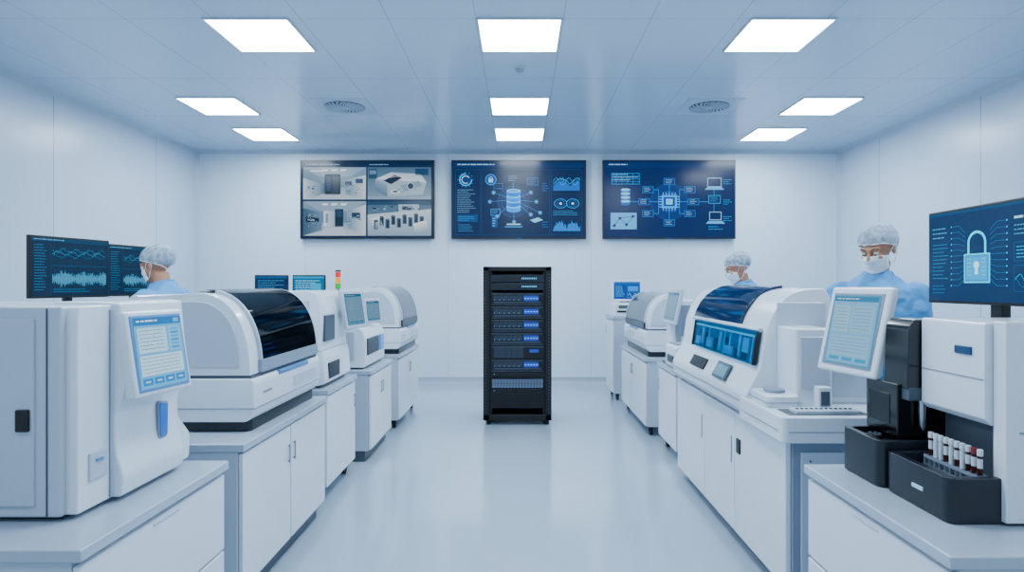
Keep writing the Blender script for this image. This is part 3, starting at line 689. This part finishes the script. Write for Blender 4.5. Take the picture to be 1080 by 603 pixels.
def inner(name,items,mt):
    m=MB()
    for (a,w,z0,z1) in items:
        m.rings([[(f(z0)-.006,a,z0),(f(z0)-.006,a+w,z0),(f(z1)-.006,a+w,z1),(f(z1)-.006,a,z1)],[(f(z0)-.013,a,z0),(f(z0)-.013,a+w,z0),(f(z1)-.013,a+w,z1),(f(z1)-.013,a,z1)]])
    m.out(name,r,mt)
inner('sampling_arms',((3.20,.02,1.04,1.18),(3.26,.09,1.08,1.16),(3.50,.16,1.045,1.09),(3.54,.02,1.09,1.18),(3.70,.05,1.05,1.165),(3.86,.12,1.05,1.11),(3.93,.02,1.1,1.18),(4.04,.05,1.06,1.165),(4.13,.08,1.05,1.10),(3.38,.03,1.05,1.18),(3.64,.015,1.04,1.18)),mat('arm_grey','#dce8f0',.4))
inner('reagent_bottles',((3.29,.03,1.04,1.08),(3.33,.03,1.04,1.08),(3.42,.04,1.04,1.09),(3.60,.03,1.10,1.14),(3.78,.05,1.04,1.12),(3.99,.03,1.04,1.14),(4.10,.02,1.11,1.15)),DARK)
m=MB(); m.box(1.234,1.246,3.18,4.23,1.172,1.184); m.out('gantry_rail',r,WHITE)
MB().prism(strip([(1.23,1.03),(1.254,1.2)],.018,-.016),'y',3.16,4.25).out('window',r,TEAL,.001,label='transparent teal front window')
MB().prism(strip([(1.262,1.215),(1.28,1.265),(1.31,1.322),(1.35,1.368),(1.40,1.403),(1.45,1.426),(1.50,1.434)],.012,.006),'y',3.46,4.36).out('lid',r,LIDGL,.003,label='blue smoked glass lid')
MB().prism(strip([(1.252,1.2),(1.264,1.217)],.021,.002),'y',3.15,4.36).out('window_rail',r,WHITE2,.003)
for yy in (3.148,4.25): MB().prism(strip([(1.226,1.03),(1.252,1.2)],.021,.002),'y',yy,yy+.012).out('window_mullion',r,DARK)
n_=V((1.225-1.16,0,1.0-.88)).normalized()
slab('sample_port',r,V((1.188,4.02,.94)),(0,-1,0),n_,.3,.075,.01,BLACK,.004,.008)
c=V((1.188,3.55,.945)); slab('control_tablet',r,c,(0,-1,0),n_,.22,.10,.012,GREYM,.004,.012)
cv_ui2(.5).place('tablet_display',r,c,(0,-1,0),n_,.19,.08,lift=.0135)
B('lower_trim',r,1.156,1.162,3.16,4.56,.84,.845,GREYL,.001)
MB().prism(rnd([(1.32,2.9),(1.50,2.9),(1.50,3.12),(1.32,3.12)],.02),'z',.866,1.24).out('tower_housing',r,WHITE,.010,3)
B('tower_door',r,1.34,1.48,2.893,2.902,.95,1.2,WHITE2,.004)
B('rear_housing',r,1.495,1.78,2.97,3.06,.866,1.13,WHITE,.010,3)
B('rear_housing_panel',r,1.53,1.75,2.963,2.972,.90,1.09,WHITE2,.004)
MB().prism(rnd([(1.17,2.86),(1.33,2.86),(1.33,3.1),(1.17,3.1)],.05),'z',.866,.925).out('low_cover',r,WHITE,.010,3)
B('low_cover_seam',r,1.167,1.333,2.858,3.1,.89,.894,GREYL,.001)
MB().cyl((1.25,2.98,.925),.05,.014,seg=28).out('low_cover_knob',r,GREYL,.004)
B('reader',r,1.385,1.445,2.81,2.86,.866,.975,WHITE,.006)
B('reader_window',r,1.395,1.435,2.804,2.812,.89,.955,GREYM,.002)
c=V((1.315,2.40,1.27)); rt=V((.06,-.30,0)); up=V((.07,0,.34))
slab('touchscreen_bezel',r,c,rt,up,.32,.35,.035,WHITE,.012); slab('touchscreen_rim',r,c,rt,up,.265,.295,.004,GREYL,.004,.003)
cv_ui2(.62).place('touchscreen',r,c,rt,up,.25,.28,lift=.004)
MB().tube([(1.60,2.74,.86),(1.60,2.73,1.12),(1.52,2.62,1.24),(1.365,2.42,1.26)],[.022,.022,.022,.02]).out('screen_arm',r,DARK)

# low instrument
r=root('analyser',(1.45,5.15,.75),'low white instrument with angled monitor on a column','laboratory analyser')
MB().prism(rnd([(1.27,.763),(1.52,.763),(1.52,.86),(1.46,.93),(1.30,.955),(1.27,.93)],[.01,.01,.02,.02,.02,.02]),'y',4.93,5.28).out('housing',r,WHITE,.010,3)
B('foot',r,1.29,1.5,4.95,5.5,.75,.765,DARK,.003)
B('lid',r,1.29,1.45,4.97,5.24,.948,.962,GREYL,.006)
B('side_grille',r,1.262,1.272,5.0,5.2,.80,.86,DARK,.002)
B('front_slot',r,1.31,1.48,4.922,4.934,.82,.86,GREYM,.002)
B('rear_module',r,1.33,1.52,5.3,5.50,.763,1.32,WHITE,.014,3)
B('rear_module_panel',r,1.36,1.49,5.293,5.302,1.0,1.27,GREYL,.004)
MB().cyl((1.36,5.2,.9),.022,.3,seg=16).out('column',r,GREYL)
c=V((1.30,5.2,1.265)); rt=V((.0,-1,0)); up=V((.06,0,.29))
slab('monitor_bezel',r,c,rt,up,.42,.30,.03,WHITE2,.012); cv_ui2(.33).place('monitor_display',r,c,rt,up,.36,.24)
# small computer on tall cabinet
r=root('monitor',(1.38,7.8,1.21),'small white monitor with bright blue display','monitor')
c=V((1.37,7.75,1.375)); slab('bezel',r,c,(1,-.15,0),(0,0,1),.38,.27,.035,WHITE,.008); cv_blue().place('display_panel',r,c,(1,-.15,0),(0,0,1),.33,.22)
B('stand',r,1.30,1.44,7.76,7.86,1.215,1.26,GREYL,.006)
r=root('printer',(1.36,7.8,1.05),'small boxy white printer on a tall cabinet','printer')
B('housing',r,1.18,1.56,7.60,8.0,1.05,1.215,WHITE,.012,3)
B('paper_slot',r,1.22,1.52,7.594,7.602,1.10,1.125,DARK,.002)
B('front_panel',r,1.24,1.36,7.594,7.602,1.15,1.19,GREYM,.002)

# ------------------------------------------------------------------ workstation benches
def bench(x0,x1,y0,y1,z,label):
    r=root('workbench',((x0+x1)/2,(y0+y1)/2,0),label,'workbench')
    B('worktop',r,x0,x1,y0,y1,z-.035,z,TOP,.006)
    for x in (x0+.05,x1-.05):
        for y in (y0+.05,y1-.05): B('leg',r,x-.025,x+.025,y-.025,y+.025,0,z-.034,GREYL,.004)
    B('back_rail',r,x0+.06,x0+.09,y0+.06,y1-.06,z-.2,z-.034,GREYL,.003)
bench(-3.55,-2.72,3.55,5.25,1.0,'pale grey standing workbench with two dark monitors')
bench(-3.2,-1.95,6.3,7.1,1.0,'pale grey workbench with two small monitors')
def monitor(c,rt,w,h,zb,cv,label):
    c=V(c); rt=V(rt).normalized(); up=V((0,0,1)); n=rt.cross(up)
    b=c-n*.06
    r=root('monitor',(b.x,b.y,zb),label,'monitor')
    slab('bezel',r,c,rt,up,w,h,.03,BLACK,.005); cv.place('display_panel',r,c,rt,up,w-.025,h-.03)
    slab('stand_neck',r,V((c.x,c.y,(c.z+zb)/2))-n*.03,rt,up,.06,c.z-zb-.02,.025,BLACK,.004)
    slab('stand_foot',r,V((c.x,c.y,zb+.007))+n*.07,rt,up,.24,.014,.2,BLACK,.004)
monitor((-3.06,4.15,1.565),(.13,.55,0),.575,.41,1.0,cv_dark(),'black monitor showing dark charts and a waveform')
monitor((-3.06,4.86,1.56),(.10,.55,0),.575,.40,1.0,cv_dark(),'black monitor with dark data display beside the technician')
monitor((-2.72,6.65,1.44),(1,.05,0),.36,.23,1.0,cv_darkblue(),'small black monitor with dark blue display on rear bench')
monitor((-2.31,6.65,1.44),(1,0,0),.36,.23,1.0,cv_cyan(),'small black monitor with bright cyan display on rear bench')
r=root('keyboard',(-2.86,4.0,1.0),'black keyboard lying on the workbench','keyboard')
B('case',r,-2.94,-2.80,3.78,4.22,1.0,1.02,BLACK,.004)
m=MB()
for i in range(5):
    for j in range(16): m.box(-2.932+i*.025,-2.911+i*.025,3.79+j*.0265,3.812+j*.0265,1.02,1.026)
m.out('keys',r,DARK)

# ------------------------------------------------------------------ server rack
RX,RY=-.02,6.25
r=root('server_rack',(RX,RY+.33,0),'tall open-front black server rack filled with equipment','server rack')
x0,x1,zt=RX-.355,RX+.35,1.635
m=MB()
for a,b_ in ((x0,x0+.065),(x1-.065,x1)):
    for c_,d in ((RY,RY+.05),(RY+.62,RY+.67)): m.box(a,b_,c_,d,.05,zt)
m.box(x0,x1,RY,RY+.05,zt-.045,zt); m.box(x0,x1,RY,RY+.05,.05,.11)
m.box(x0,x1,RY+.62,RY+.67,zt-.045,zt); m.box(x0,x1,RY+.62,RY+.67,.05,.11)
m.out('frame',r,BLKMET,.006)
B('top_panel',r,x0+.005,x1-.005,RY+.05,RY+.62,zt-.02,zt-.003,BLKMET,.003)
B('bottom_panel',r,x0+.005,x1-.005,RY+.05,RY+.62,.06,.085,BLKMET,.003)
B('side_panel',r,x0+.004,x0+.016,RY+.05,RY+.62,.085,zt-.02,BLKMET,.003)
B('side_panel',r,x1-.016,x1-.004,RY+.05,RY+.62,.085,zt-.02,BLKMET,.003)
B('rear_door',r,x0+.05,x1-.05,RY+.64,RY+.655,.11,zt-.045,BLKMET,.003)
for a in (x0+.06,x1-.09):
    B('mounting_rail',r,a,a+.03,RY+.03,RY+.05,.11,zt-.045,BLKMET,.001)
for a in (x0+.02,x1-.03):
    m=MB()
    for i in range(44): m.box(a,a+.008,RY-.003,RY+.001,.13+i*.033,.139+i*.033)
    m.out('post_slots',r,GREYM)
for a in (x0+.05,x1-.05):
    for b_ in (RY+.06,RY+.6): MB().cyl((a,b_,0),.025,.055,seg=16).out('levelling_foot',r,RUB)
UX0,UX1=x0+.088,x1-.088
LEDB=mat('blue_lcd','#0c2468',.3,emis='#1a3fb8',es=.8); LEDW=mat('cool_led','#4f98c0',.3,emis='#5fb8e8',es=1.1)
FACE=mat('server_face','#0b1018',.35,metal=.3); FACE2=mat('server_face_light','#1d2632',.35,metal=.4); DRV=mat('drive_caddy','#2a3543',.35,metal=.3); DRV2=mat('drive_caddy_light','#54637a',.35,metal=.2)
def unit(kind,z1,z0,label,proto={}):
    h=z1-z0; key=(kind,round(h,4))
    nm={'server':'rack_server','server2':'rack_server','switch':'network_switch','drives':'storage_array','ups':'power_supply_unit'}[kind]
    o=root(nm,((UX0+UX1)/2,RY+.05,z0),label,nm.replace('_',' '),'equipment in the server rack')
    if key in proto:
        for p in proto[key]:
            q=p.copy(); q.parent=o; COL.objects.link(q)
        return
    P=[]; y=RY+.022
    P.append(B('chassis',o,UX0,UX1,y+.008,RY+.5,z0,z1,FACE,.003))
    P.append(B('faceplate',o,UX0-.012,UX1+.012,y,y+.01,z0+.002,z1-.002,FACE2 if kind=='switch' else FACE,.003))
    def mm(nm,bx,mt):
        m=MB()
        for b_ in bx: m.box(*b_)
        P.append(m.out(nm,o,mt))
    if kind=='server':
        mm('lcd',[(UX1-.20,UX1-.045,y-.004,y+.002,z0+h*.38,z1-h*.20)],LEDB)
        mm('lcd_text',[(UX1-.19+i*.03,UX1-.172+i*.03,y-.006,y-.003,z0+h*.55,z0+h*.61) for i in range(5)],LEDW)
        mm('drive_bays',[(UX0+.02+i*.05,UX0+.066+i*.05,y-.004,y,z0+h*.40,z1-h*.2) for i in range(6)],DRV)
        mm('bay_lights',[(UX0+.026+i*.05,UX0+.030+i*.05,y-.006,y-.003,z0+h*.45,z0+h*.50) for i in range(6)],LEDW)
        mm('vent_slots',[(UX0+.0,UX1-.0,y-.003,y+.001,z1-.012,z1-.008),(UX0+.0,UX1,y-.003,y+.001,z0+.010,z0+.013),(UX0+.02,UX1-.02,y-.003,y+.001,z0+h*.24,z0+h*.28)],DRV2)
    if kind=='server2':
        mm('drive_bays',[(UX0+.02+i*.062,UX0+.078+i*.062,y-.004,y,z0+h*(.1+.27*j),z0+h*(.33+.27*j)) for i in range(5) for j in range(3)],DRV)
        mm('lcd',[(UX1-.14,UX1-.045,y-.004,y+.002,z0+h*.5,z1-h*.25)],LEDB)
        mm('vent_slots',[(UX0,UX1,y-.003,y+.001,z1-.010,z1-.006)],DRV2)
    if kind=='switch':
        mm('ports',[(UX0+.04+i*.022,UX0+.056+i*.022,y-.002,y+.002,z0+h*.25,z0+h*.65) for i in range(12)],BLACK)
        mm('status_lights',[(UX0+.31+i*.018,UX0+.318+i*.018,y-.004,y,z0+h*.4,z0+h*.6) for i in range(9)],LEDW)
    if kind=='drives':
        mm('drive_bays',[(UX0+.005+i*.031,UX0+.031+i*.031,y-.006,y,z0+.01+j*(h-.02)/2,z0+.006+(j+1)*(h-.02)/2) for i in range(17) for j in range(2)],DRV2)
        mm('status_lights',[(UX0+.012+i*.031,UX0+.016+i*.031,y-.008,y-.005,z0+.016,z0+.020) for i in range(17)],LEDW)
    if kind=='ups':
        mm('grille',[(UX0+.02,UX1-.02,y-.003,y+.001,z0+.02+i*.012,z0+.026+i*.012) for i in range(int((h-.04)/.012)+1)],BLKMET)
        mm('status_lights',[(UX0+.02,UX0+.03,y-.004,y,z1-.018,z1-.013)],LEDW)
    proto[key]=P
K=lambda py: 1.45-(py-300)*6.25/640
unit('switch',K(289.5),K(297.5),'black network switch with glowing port lights in a rack')
unit('switch',K(298),K(306),'black network switch with glowing port lights in a rack')
for k in range(6): unit('server2' if k==4 else 'server',K(309)-k*.137,K(309)-k*.137-.132,'black rack server with small blue display and drive bays')
z=K(309)-6*.137
unit('ups',z,z-.05,'black blank rack unit with slotted front')
unit('drives',z-.055,z-.165,'rack storage array with rows of grey drive caddies')
unit('ups',z-.17,z-.17-.2,'black power supply with slotted front')

# ------------------------------------------------------------------ people
WR=bpy.data.textures.new('cloth_folds','CLOUDS'); WR.noise_scale=.09; WR.noise_depth=2
def bake(mb,name,voxel,smooth=6,folds=0):
    bmesh.ops.recalc_face_normals(mb.bm,faces=mb.bm.faces)
    bmesh.ops.triangulate(mb.bm,faces=[f for f in mb.bm.faces if len(f.verts)>4])
    me=bpy.data.meshes.new('tmp'); mb.bm.to_mesh(me); mb.bm.free()
    o=bpy.data.objects.new('tmp',me); COL.objects.link(o)
    m=o.modifiers.new('r','REMESH'); m.mode='VOXEL'; m.voxel_size=voxel; m.use_smooth_shade=True
    s_=o.modifiers.new('s','SMOOTH'); s_.factor=.5; s_.iterations=smooth
    if folds:
        d=o.modifiers.new('d','DISPLACE'); d.texture=WR; d.strength=folds; d.mid_level=.35
    dg=bpy.context.evaluated_depsgraph_get(); n=bpy.data.meshes.new_from_object(o.evaluated_get(dg)); n.name=name
    bpy.data.objects.remove(o); bpy.data.meshes.remove(me); return n
def ik(S,T,l1,l2,pole):
    d=T-S; L_=min(d.length,(l1+l2)*.995); dn=d.normalized()
    a=(l1*l1-l2*l2+L_*L_)/(2*L_); h=math.sqrt(max(l1*l1-a*a,0)); pp=(pole-dn*pole.dot(dn)).normalized()
    return S+dn*a+pp*h, S+dn*L_
def person(loc,rotz,lean,hyaw,hpitch,wr,label,H=1.75,sh=1.0):
    k=H/1.75; la=math.radians(lean)
    def P(x,y,z):
        if z>.93:
            dz=z-.93; f=min(1,dz/.15); a=la*f
            return V((x,y*math.cos(a)-dz*math.sin(a),.93+dz*math.cos(a)+y*math.sin(a)))*k
        return V((x,y,z))*k
    def ring(x,y,z,a,b,n=20): return [P(x+a*math.cos(2*math.pi*i/n),y+b*math.sin(2*math.pi*i/n),z) for i in range(n)]
    HM=Matrix.Translation(P(0,-.02,1.632))@Matrix.Rotation(math.radians(hyaw),4,'Z')@Matrix.Rotation(math.radians(hpitch)+la*.6,4,'X')@Matrix.Scale(k,4)
    wr=[V(w) for w in wr]
    arms=[]
    for sgn,w in zip((-1,1),wr):
        S=P(sgn*.175*sh,0,1.40); E,Wt=ik(S,w,.29*k,.26*k,V((sgn*.22,.45,-.9))); arms.append((sgn,S,E,Wt))
    def torso(mb,e):
        mb.rings([ring(0,.0,z,a+e,b+e) for z,a,b in ((.84,.13,.10),(.90,.165,.12),(.98,.17,.12),(1.10,.142,.105),(1.22,.155,.112),(1.33,.172,.118),(1.40,.168,.105),(1.44,.13,.085),(1.475,.08,.065))])
    def leg(mb,e):
        for sg in (-1,1):
            mb.tube([P(sg*.085,0,.93),P(sg*.092,0,.80),P(sg*.095,-.01,.62),P(sg*.097,-.012,.49),P(sg*.098,.0,.34),P(sg*.1,.01,.12),P(sg*.1,.01,.05)],[x*k+e for x in (.085,.088,.07,.056,.055,.04,.04)],14)
    b=MB()
    torso(b,0); leg(b,0)
    for sg in (-1,1):
        b.ell(P(sg*.1,-.045,.04),(.042*k,.115*k,.036*k))
    for sg,S,E,Wt in arms:
        b.ell(S,(.052*k,)*3); b.tube([S,S.lerp(E,.4),E,E.lerp(Wt,.35),Wt],[x*k for x in (.05,.047,.038,.037,.026)],12); b.ell(E,(.038*k,)*3)
        d=(Wt-E).normalized(); d=V((d.x*.5-sg*.1,d.y,-.12)).normalized(); side=V((0,0,1)).cross(d).normalized(); upv=d.cross(side).normalized()
        inn=side if side.x*sg<0 else -side
        b.tube([Wt-d*.01,Wt+d*.03*k,Wt+d*.075*k,Wt+d*.095*k],[(.026*k,.018*k),(.036*k,.016*k),(.042*k,.015*k),(.038*k,.012*k)],14,ref=upv)
        for j,(ln,of) in enumerate(((.066,.031),(.076,.0105),(.071,-.0105),(.056,-.031))):
            q=Wt+d*.085*k+inn*of*k; q1=q+d*ln*.42*k+upv*.004; q2=q1+(d*.9-upv*.4).normalized()*ln*.34*k; q3=q2+(d*.6-upv*.75).normalized()*ln*.26*k
            b.tube([q,q1,q2,q3],[.0095*k,.009*k,.0085*k,.007*k],10)
        q=Wt+d*.03*k+inn*.028*k; q1=q+(d*.6+inn*.75-upv*.2).normalized()*.036*k; q2=q1+(d*.85+inn*.3-upv*.3).normalized()*.03*k; q3=q2+(d*.95-upv*.2).normalized()*.02*k
        b.tube([q,q1,q2,q3],[.013*k,.011*k,.010*k,.008*k],10)
    hc=HM@V((0,.012,-.06))
    b.tube([P(0,.005,1.43),P(0,.0,1.50),hc],[.06*k,.052*k,.052*k],16)
    for c_,rr in (((0,.014,.03),(.076,.094,.084)),((0,-.022,-.035),(.058,.064,.078)),((0,-.062,-.094),(.026,.022,.02)),((0,-.086,-.057),(.024,.010,.010)),((0,-.074,.024),(.052,.018,.010)),((-.036,-.066,-.02),(.02,.018,.018)),((.036,-.066,-.02),(.02,.018,.018)),((-.077,.012,-.005),(.008,.018,.031)),((.077,.012,-.005),(.008,.018,.031))):
        b.ell(c_,rr,M=HM)
    # upper eyelids, lowered gaze
    for sg in (-1,1): b.ell((sg*.031,-.077,.0115),(.0145,.0125,.0075),M=HM)
    b.tube([HM@V((0,-.082,.016)),HM@V((0,-.094,-.005)),HM@V((0,-.106,-.024)),HM@V((0,-.09,-.034))],[.008*k,.010*k,.014*k,.012*k],10)
    me=bake(b,'person',.006,3)
    po=addmesh('person',me,None,[SKIN],center=False); WP[po.name]=V((0,0,0))
    po.location=loc; po.rotation_euler=(0,0,math.radians(rotz)); po['label']=label; po['category']='person'
    g=MB()
    g.rings([ring(0,.0,z,a,b_) for z,a,b_ in ((.70,.205,.165),(.80,.20,.158),(.93,.192,.148),(1.08,.172,.136),(1.22,.182,.138),(1.33,.192,.138),(1.385,.192,.128),(1.425,.172,.112),(1.46,.125,.092),(1.49,.085,.078),(1.515,.066,.066))])
    for sg,S,E,Wt in arms:
        g.ell(S,(.066*k,.066*k,.062*k)); g.ell(E,(.054*k,)*3); g.tube([S,S.lerp(E,.45),E,E.lerp(Wt,.5),E.lerp(Wt,.95)],[x*k for x in (.064,.064,.055,.055,.038)],14)
    gm=bake(g,'gown',.008,5,.034); addmesh('gown',gm,po,[GOWN],center=False)
    pts=[]
    for i in range(25):
        a=2*math.pi*i/24; pts.append(P(.070*math.cos(a),.070*math.sin(a)-.002,1.505+.008*math.sin(a)))
    MB().tube(pts,.006*k,8).out('collar',po,GOWN,center=False)
    t=MB()
    t.rings([ring(0,0,z,a,b_) for z,a,b_ in ((.83,.15,.12),(.93,.18,.135),(1.0,.175,.13))])
    for sg in (-1,1):
        t.tube([P(sg*.085,0,.93),P(sg*.092,0,.80),P(sg*.096,-.01,.62),P(sg*.097,-.01,.45),P(sg*.1,.0,.25),P(sg*.1,.01,.075)],[x*k for x in (.098,.102,.088,.076,.072,.066)],14)
    tm=bake(t,'trousers',.011,4); addmesh('trousers',tm,po,[TROU],center=False)
    for sg in (-1,1):
        h_=MB(); h_.prism([( (p[0])*k,(p[1])*k) for p in [(sg*.1+.052*math.cos(a),-.05+.145*math.sin(a)) for a in [2*math.pi*i/20 for i in range(20)]]],'z',0,.02*k)
        h_.ell((sg*.1*k,-.05*k,.035*k),(.05*k,.138*k,.045*k)); h_.ell((sg*.1*k,.02*k,.06*k),(.046*k,.062*k,.05*k))
        sm=bake(h_,'shoe',.008,2)
        for v in sm.vertices: v.co.z=max(v.co.z,0)
        addmesh('shoe',sm,po,[SHOE],center=False)
    def shell(c_,rr,test,mt,name,jit=0,thick=.002,nu=48,nv=26):
        bm=bmesh.new(); grid=[]
        for j in range(nv+1):
            ph=math.pi*j/nv; row=[]
            for i in range(nu):
                a=2*math.pi*i/nu; q=1+jit*math.sin(a*12+math.sin(ph*5))*math.sin(ph)+jit*.5*math.sin(a*5+ph*7)*math.sin(ph)
                row.append((rr[0]*q*math.sin(ph)*math.cos(a)+c_[0],rr[1]*q*math.sin(ph)*math.sin(a)+c_[1],rr[2]*q*math.cos(ph)+c_[2]))
            grid.append(row)
        vs=[[bm.verts.new(HM@V(p)) for p in row] for row in grid]
        for j in range(nv):
            for i in range(nu):
                ps=[grid[j][i],grid[j+1][i],grid[j+1][(i+1)%nu],grid[j][(i+1)%nu]]
                if test(sum(p[0] for p in ps)/4,sum(p[1] for p in ps)/4,sum(p[2] for p in ps)/4):
                    bm.faces.new([vs[j][i],vs[j+1][i],vs[j+1][(i+1)%nu],vs[j][(i+1)%nu]])
        bmesh.ops.delete(bm,geom=[v for v in bm.verts if not v.link_faces],context='VERTS')
        bmesh.ops.remove_doubles(bm,verts=bm.verts,dist=.0002)
        me=bpy.data.meshes.new(name); bm.to_mesh(me); bm.free()
        o=addmesh(name,me,po,[mt],center=False)
        sd=o.modifiers.new('s','SOLIDIFY'); sd.thickness=thick; return o
    line=lambda x,y,z: z>.045+.55*(-y-.02) if y<.0 else z>.045-.55*y-.01
    shell((0,.016,.032),(.081,.100,.090),line,HAIR,'hair',.01,.004)
    shell((0,.024,.042),(.094,.112,.094),lambda x,y,z: z>(.052 if y<-.06 else (.052-.50*(y+.06))),NET,'hairnet',.014,.001,96,40)
    pts=[]
    for i in range(41):
        a=2*math.pi*i/40; y=.024+.108*math.sin(a); z=(.052 if y<-.06 else (.052-.50*(y+.06))); q=math.sqrt(max(0,1-((z-.042)/.094)**2))
        pts.append(HM@V((.092*q*math.cos(a),.024+.110*q*math.sin(a),z)))
    MB().tube(pts,.0035*k,6).out('elastic_hem',po,MASK,center=False)
    bm=bmesh.new(); G=[]
    for j in range(11):
        v=j/10; row=[]
        for i in range(19):
            a=math.radians(-80+160*i/18); cs=math.cos(a)
            zz=-.006-.102*v-(.022*(1-cs))*(1-2*v)*.9
            bul=math.exp(-(a/.42)**2)*(.020*math.exp(-((v-.22)/.25)**2)+.006)
            R=.071-.012*v*abs(math.sin(a))
            y=-(.021+.068*max(cs,0)**.8+bul) + (.012*max(0,v-.6)); x=(R)*math.sin(a)*1.02
            row.append(bm.verts.new(HM@V((x,y+.002*math.sin(v*18)*cs,zz))))
        G.append(row)
    for j in range(10):
        for i in range(18): bm.faces.new([G[j][i],G[j][i+1],G[j+1][i+1],G[j+1][i]])
    me=bpy.data.meshes.new('face_mask'); bm.to_mesh(me); bm.free(); mo=addmesh('face_mask',me,po,[MASK],center=False)
    sd=mo.modifiers.new('s','SOLIDIFY'); sd.thickness=.003; sd.offset=1
    for sg in (-1,1):
        MB().tube([HM@V((sg*.070,-.028,-.018)),HM@V((sg*.083,-.006,.012)),HM@V((sg*.085,.024,.014)),HM@V((sg*.084,.03,-.02)),HM@V((sg*.078,-.006,-.07)),HM@V((sg*.062,-.03,-.09))],.0018,6).out('ear_loop',po,MASK,center=False)
        e=MB(); e.ell(HM@V((sg*.031,-.0765,.003)),(.0122*k,)*3,0,18,12); e.ell(HM@V((sg*.031,-.0850,-.001)),(.0062*k,.0048*k,.0062*k),1,12,8); e.out('eye',po,[EYEW,EYED],center=False)
        MB().tube([HM@V((sg*.014,-.0915,.025)),HM@V((sg*.031,-.091,.031)),HM@V((sg*.05,-.079,.025))],[.0022,.003,.0018],6).out('eyebrow',po,HAIR,center=False)
    return po
person((1.95,3.31,0),-30,4,-26,18,((-.11,-.33,1.165),(.07,-.31,1.165)),'person in blue gown, hairnet and mask, looking down at analyser',1.76)
person((-2.20,3.92,0),-98,12,0,8,((-.14,-.44,1.045),(.14,-.44,1.045)),'person in blue gown, hairnet and mask typing at workbench',1.71)
person((2.0,5.06,0),-90,14,0,16,((-.15,-.33,.80),(.13,-.33,.80)),'person in blue gown, hairnet and mask leaning forward',1.73)

# ------------------------------------------------------------------ light + camera
def area(x,y,e,sz=.6):
    l=bpy.data.lights.new('added_fill_light','AREA'); l.energy=e; l.size=sz; l.color=(.80,.93,1); l.shape='SQUARE'  # unseen area light added to brighten the room, no fixture behind it
    o=bpy.data.objects.new('added_fill_light',l); o.location=(x,y,HC-.03); COL.objects.link(o)
for x in (-2.6,0,2.6):
    area(x,2.6,60); area(x,.2,28)
w=bpy.data.worlds.new('world'); SC.world=w; w.use_nodes=True
bg=w.node_tree.nodes['Background']; bg.inputs['Color'].default_value=(.60,.80,1,1); bg.inputs['Strength'].default_value=.85
cam=bpy.data.cameras.new('camera'); co=bpy.data.objects.new('camera',cam); COL.objects.link(co)
co.location=(0,0,1.45); co.rotation_euler=(math.radians(90),0,0)
cam.sensor_width=36; cam.lens=640/1080*36; cam.shift_x=-8/1080; cam.shift_y=-1.5/1080; cam.clip_start=.05
SC.camera=co
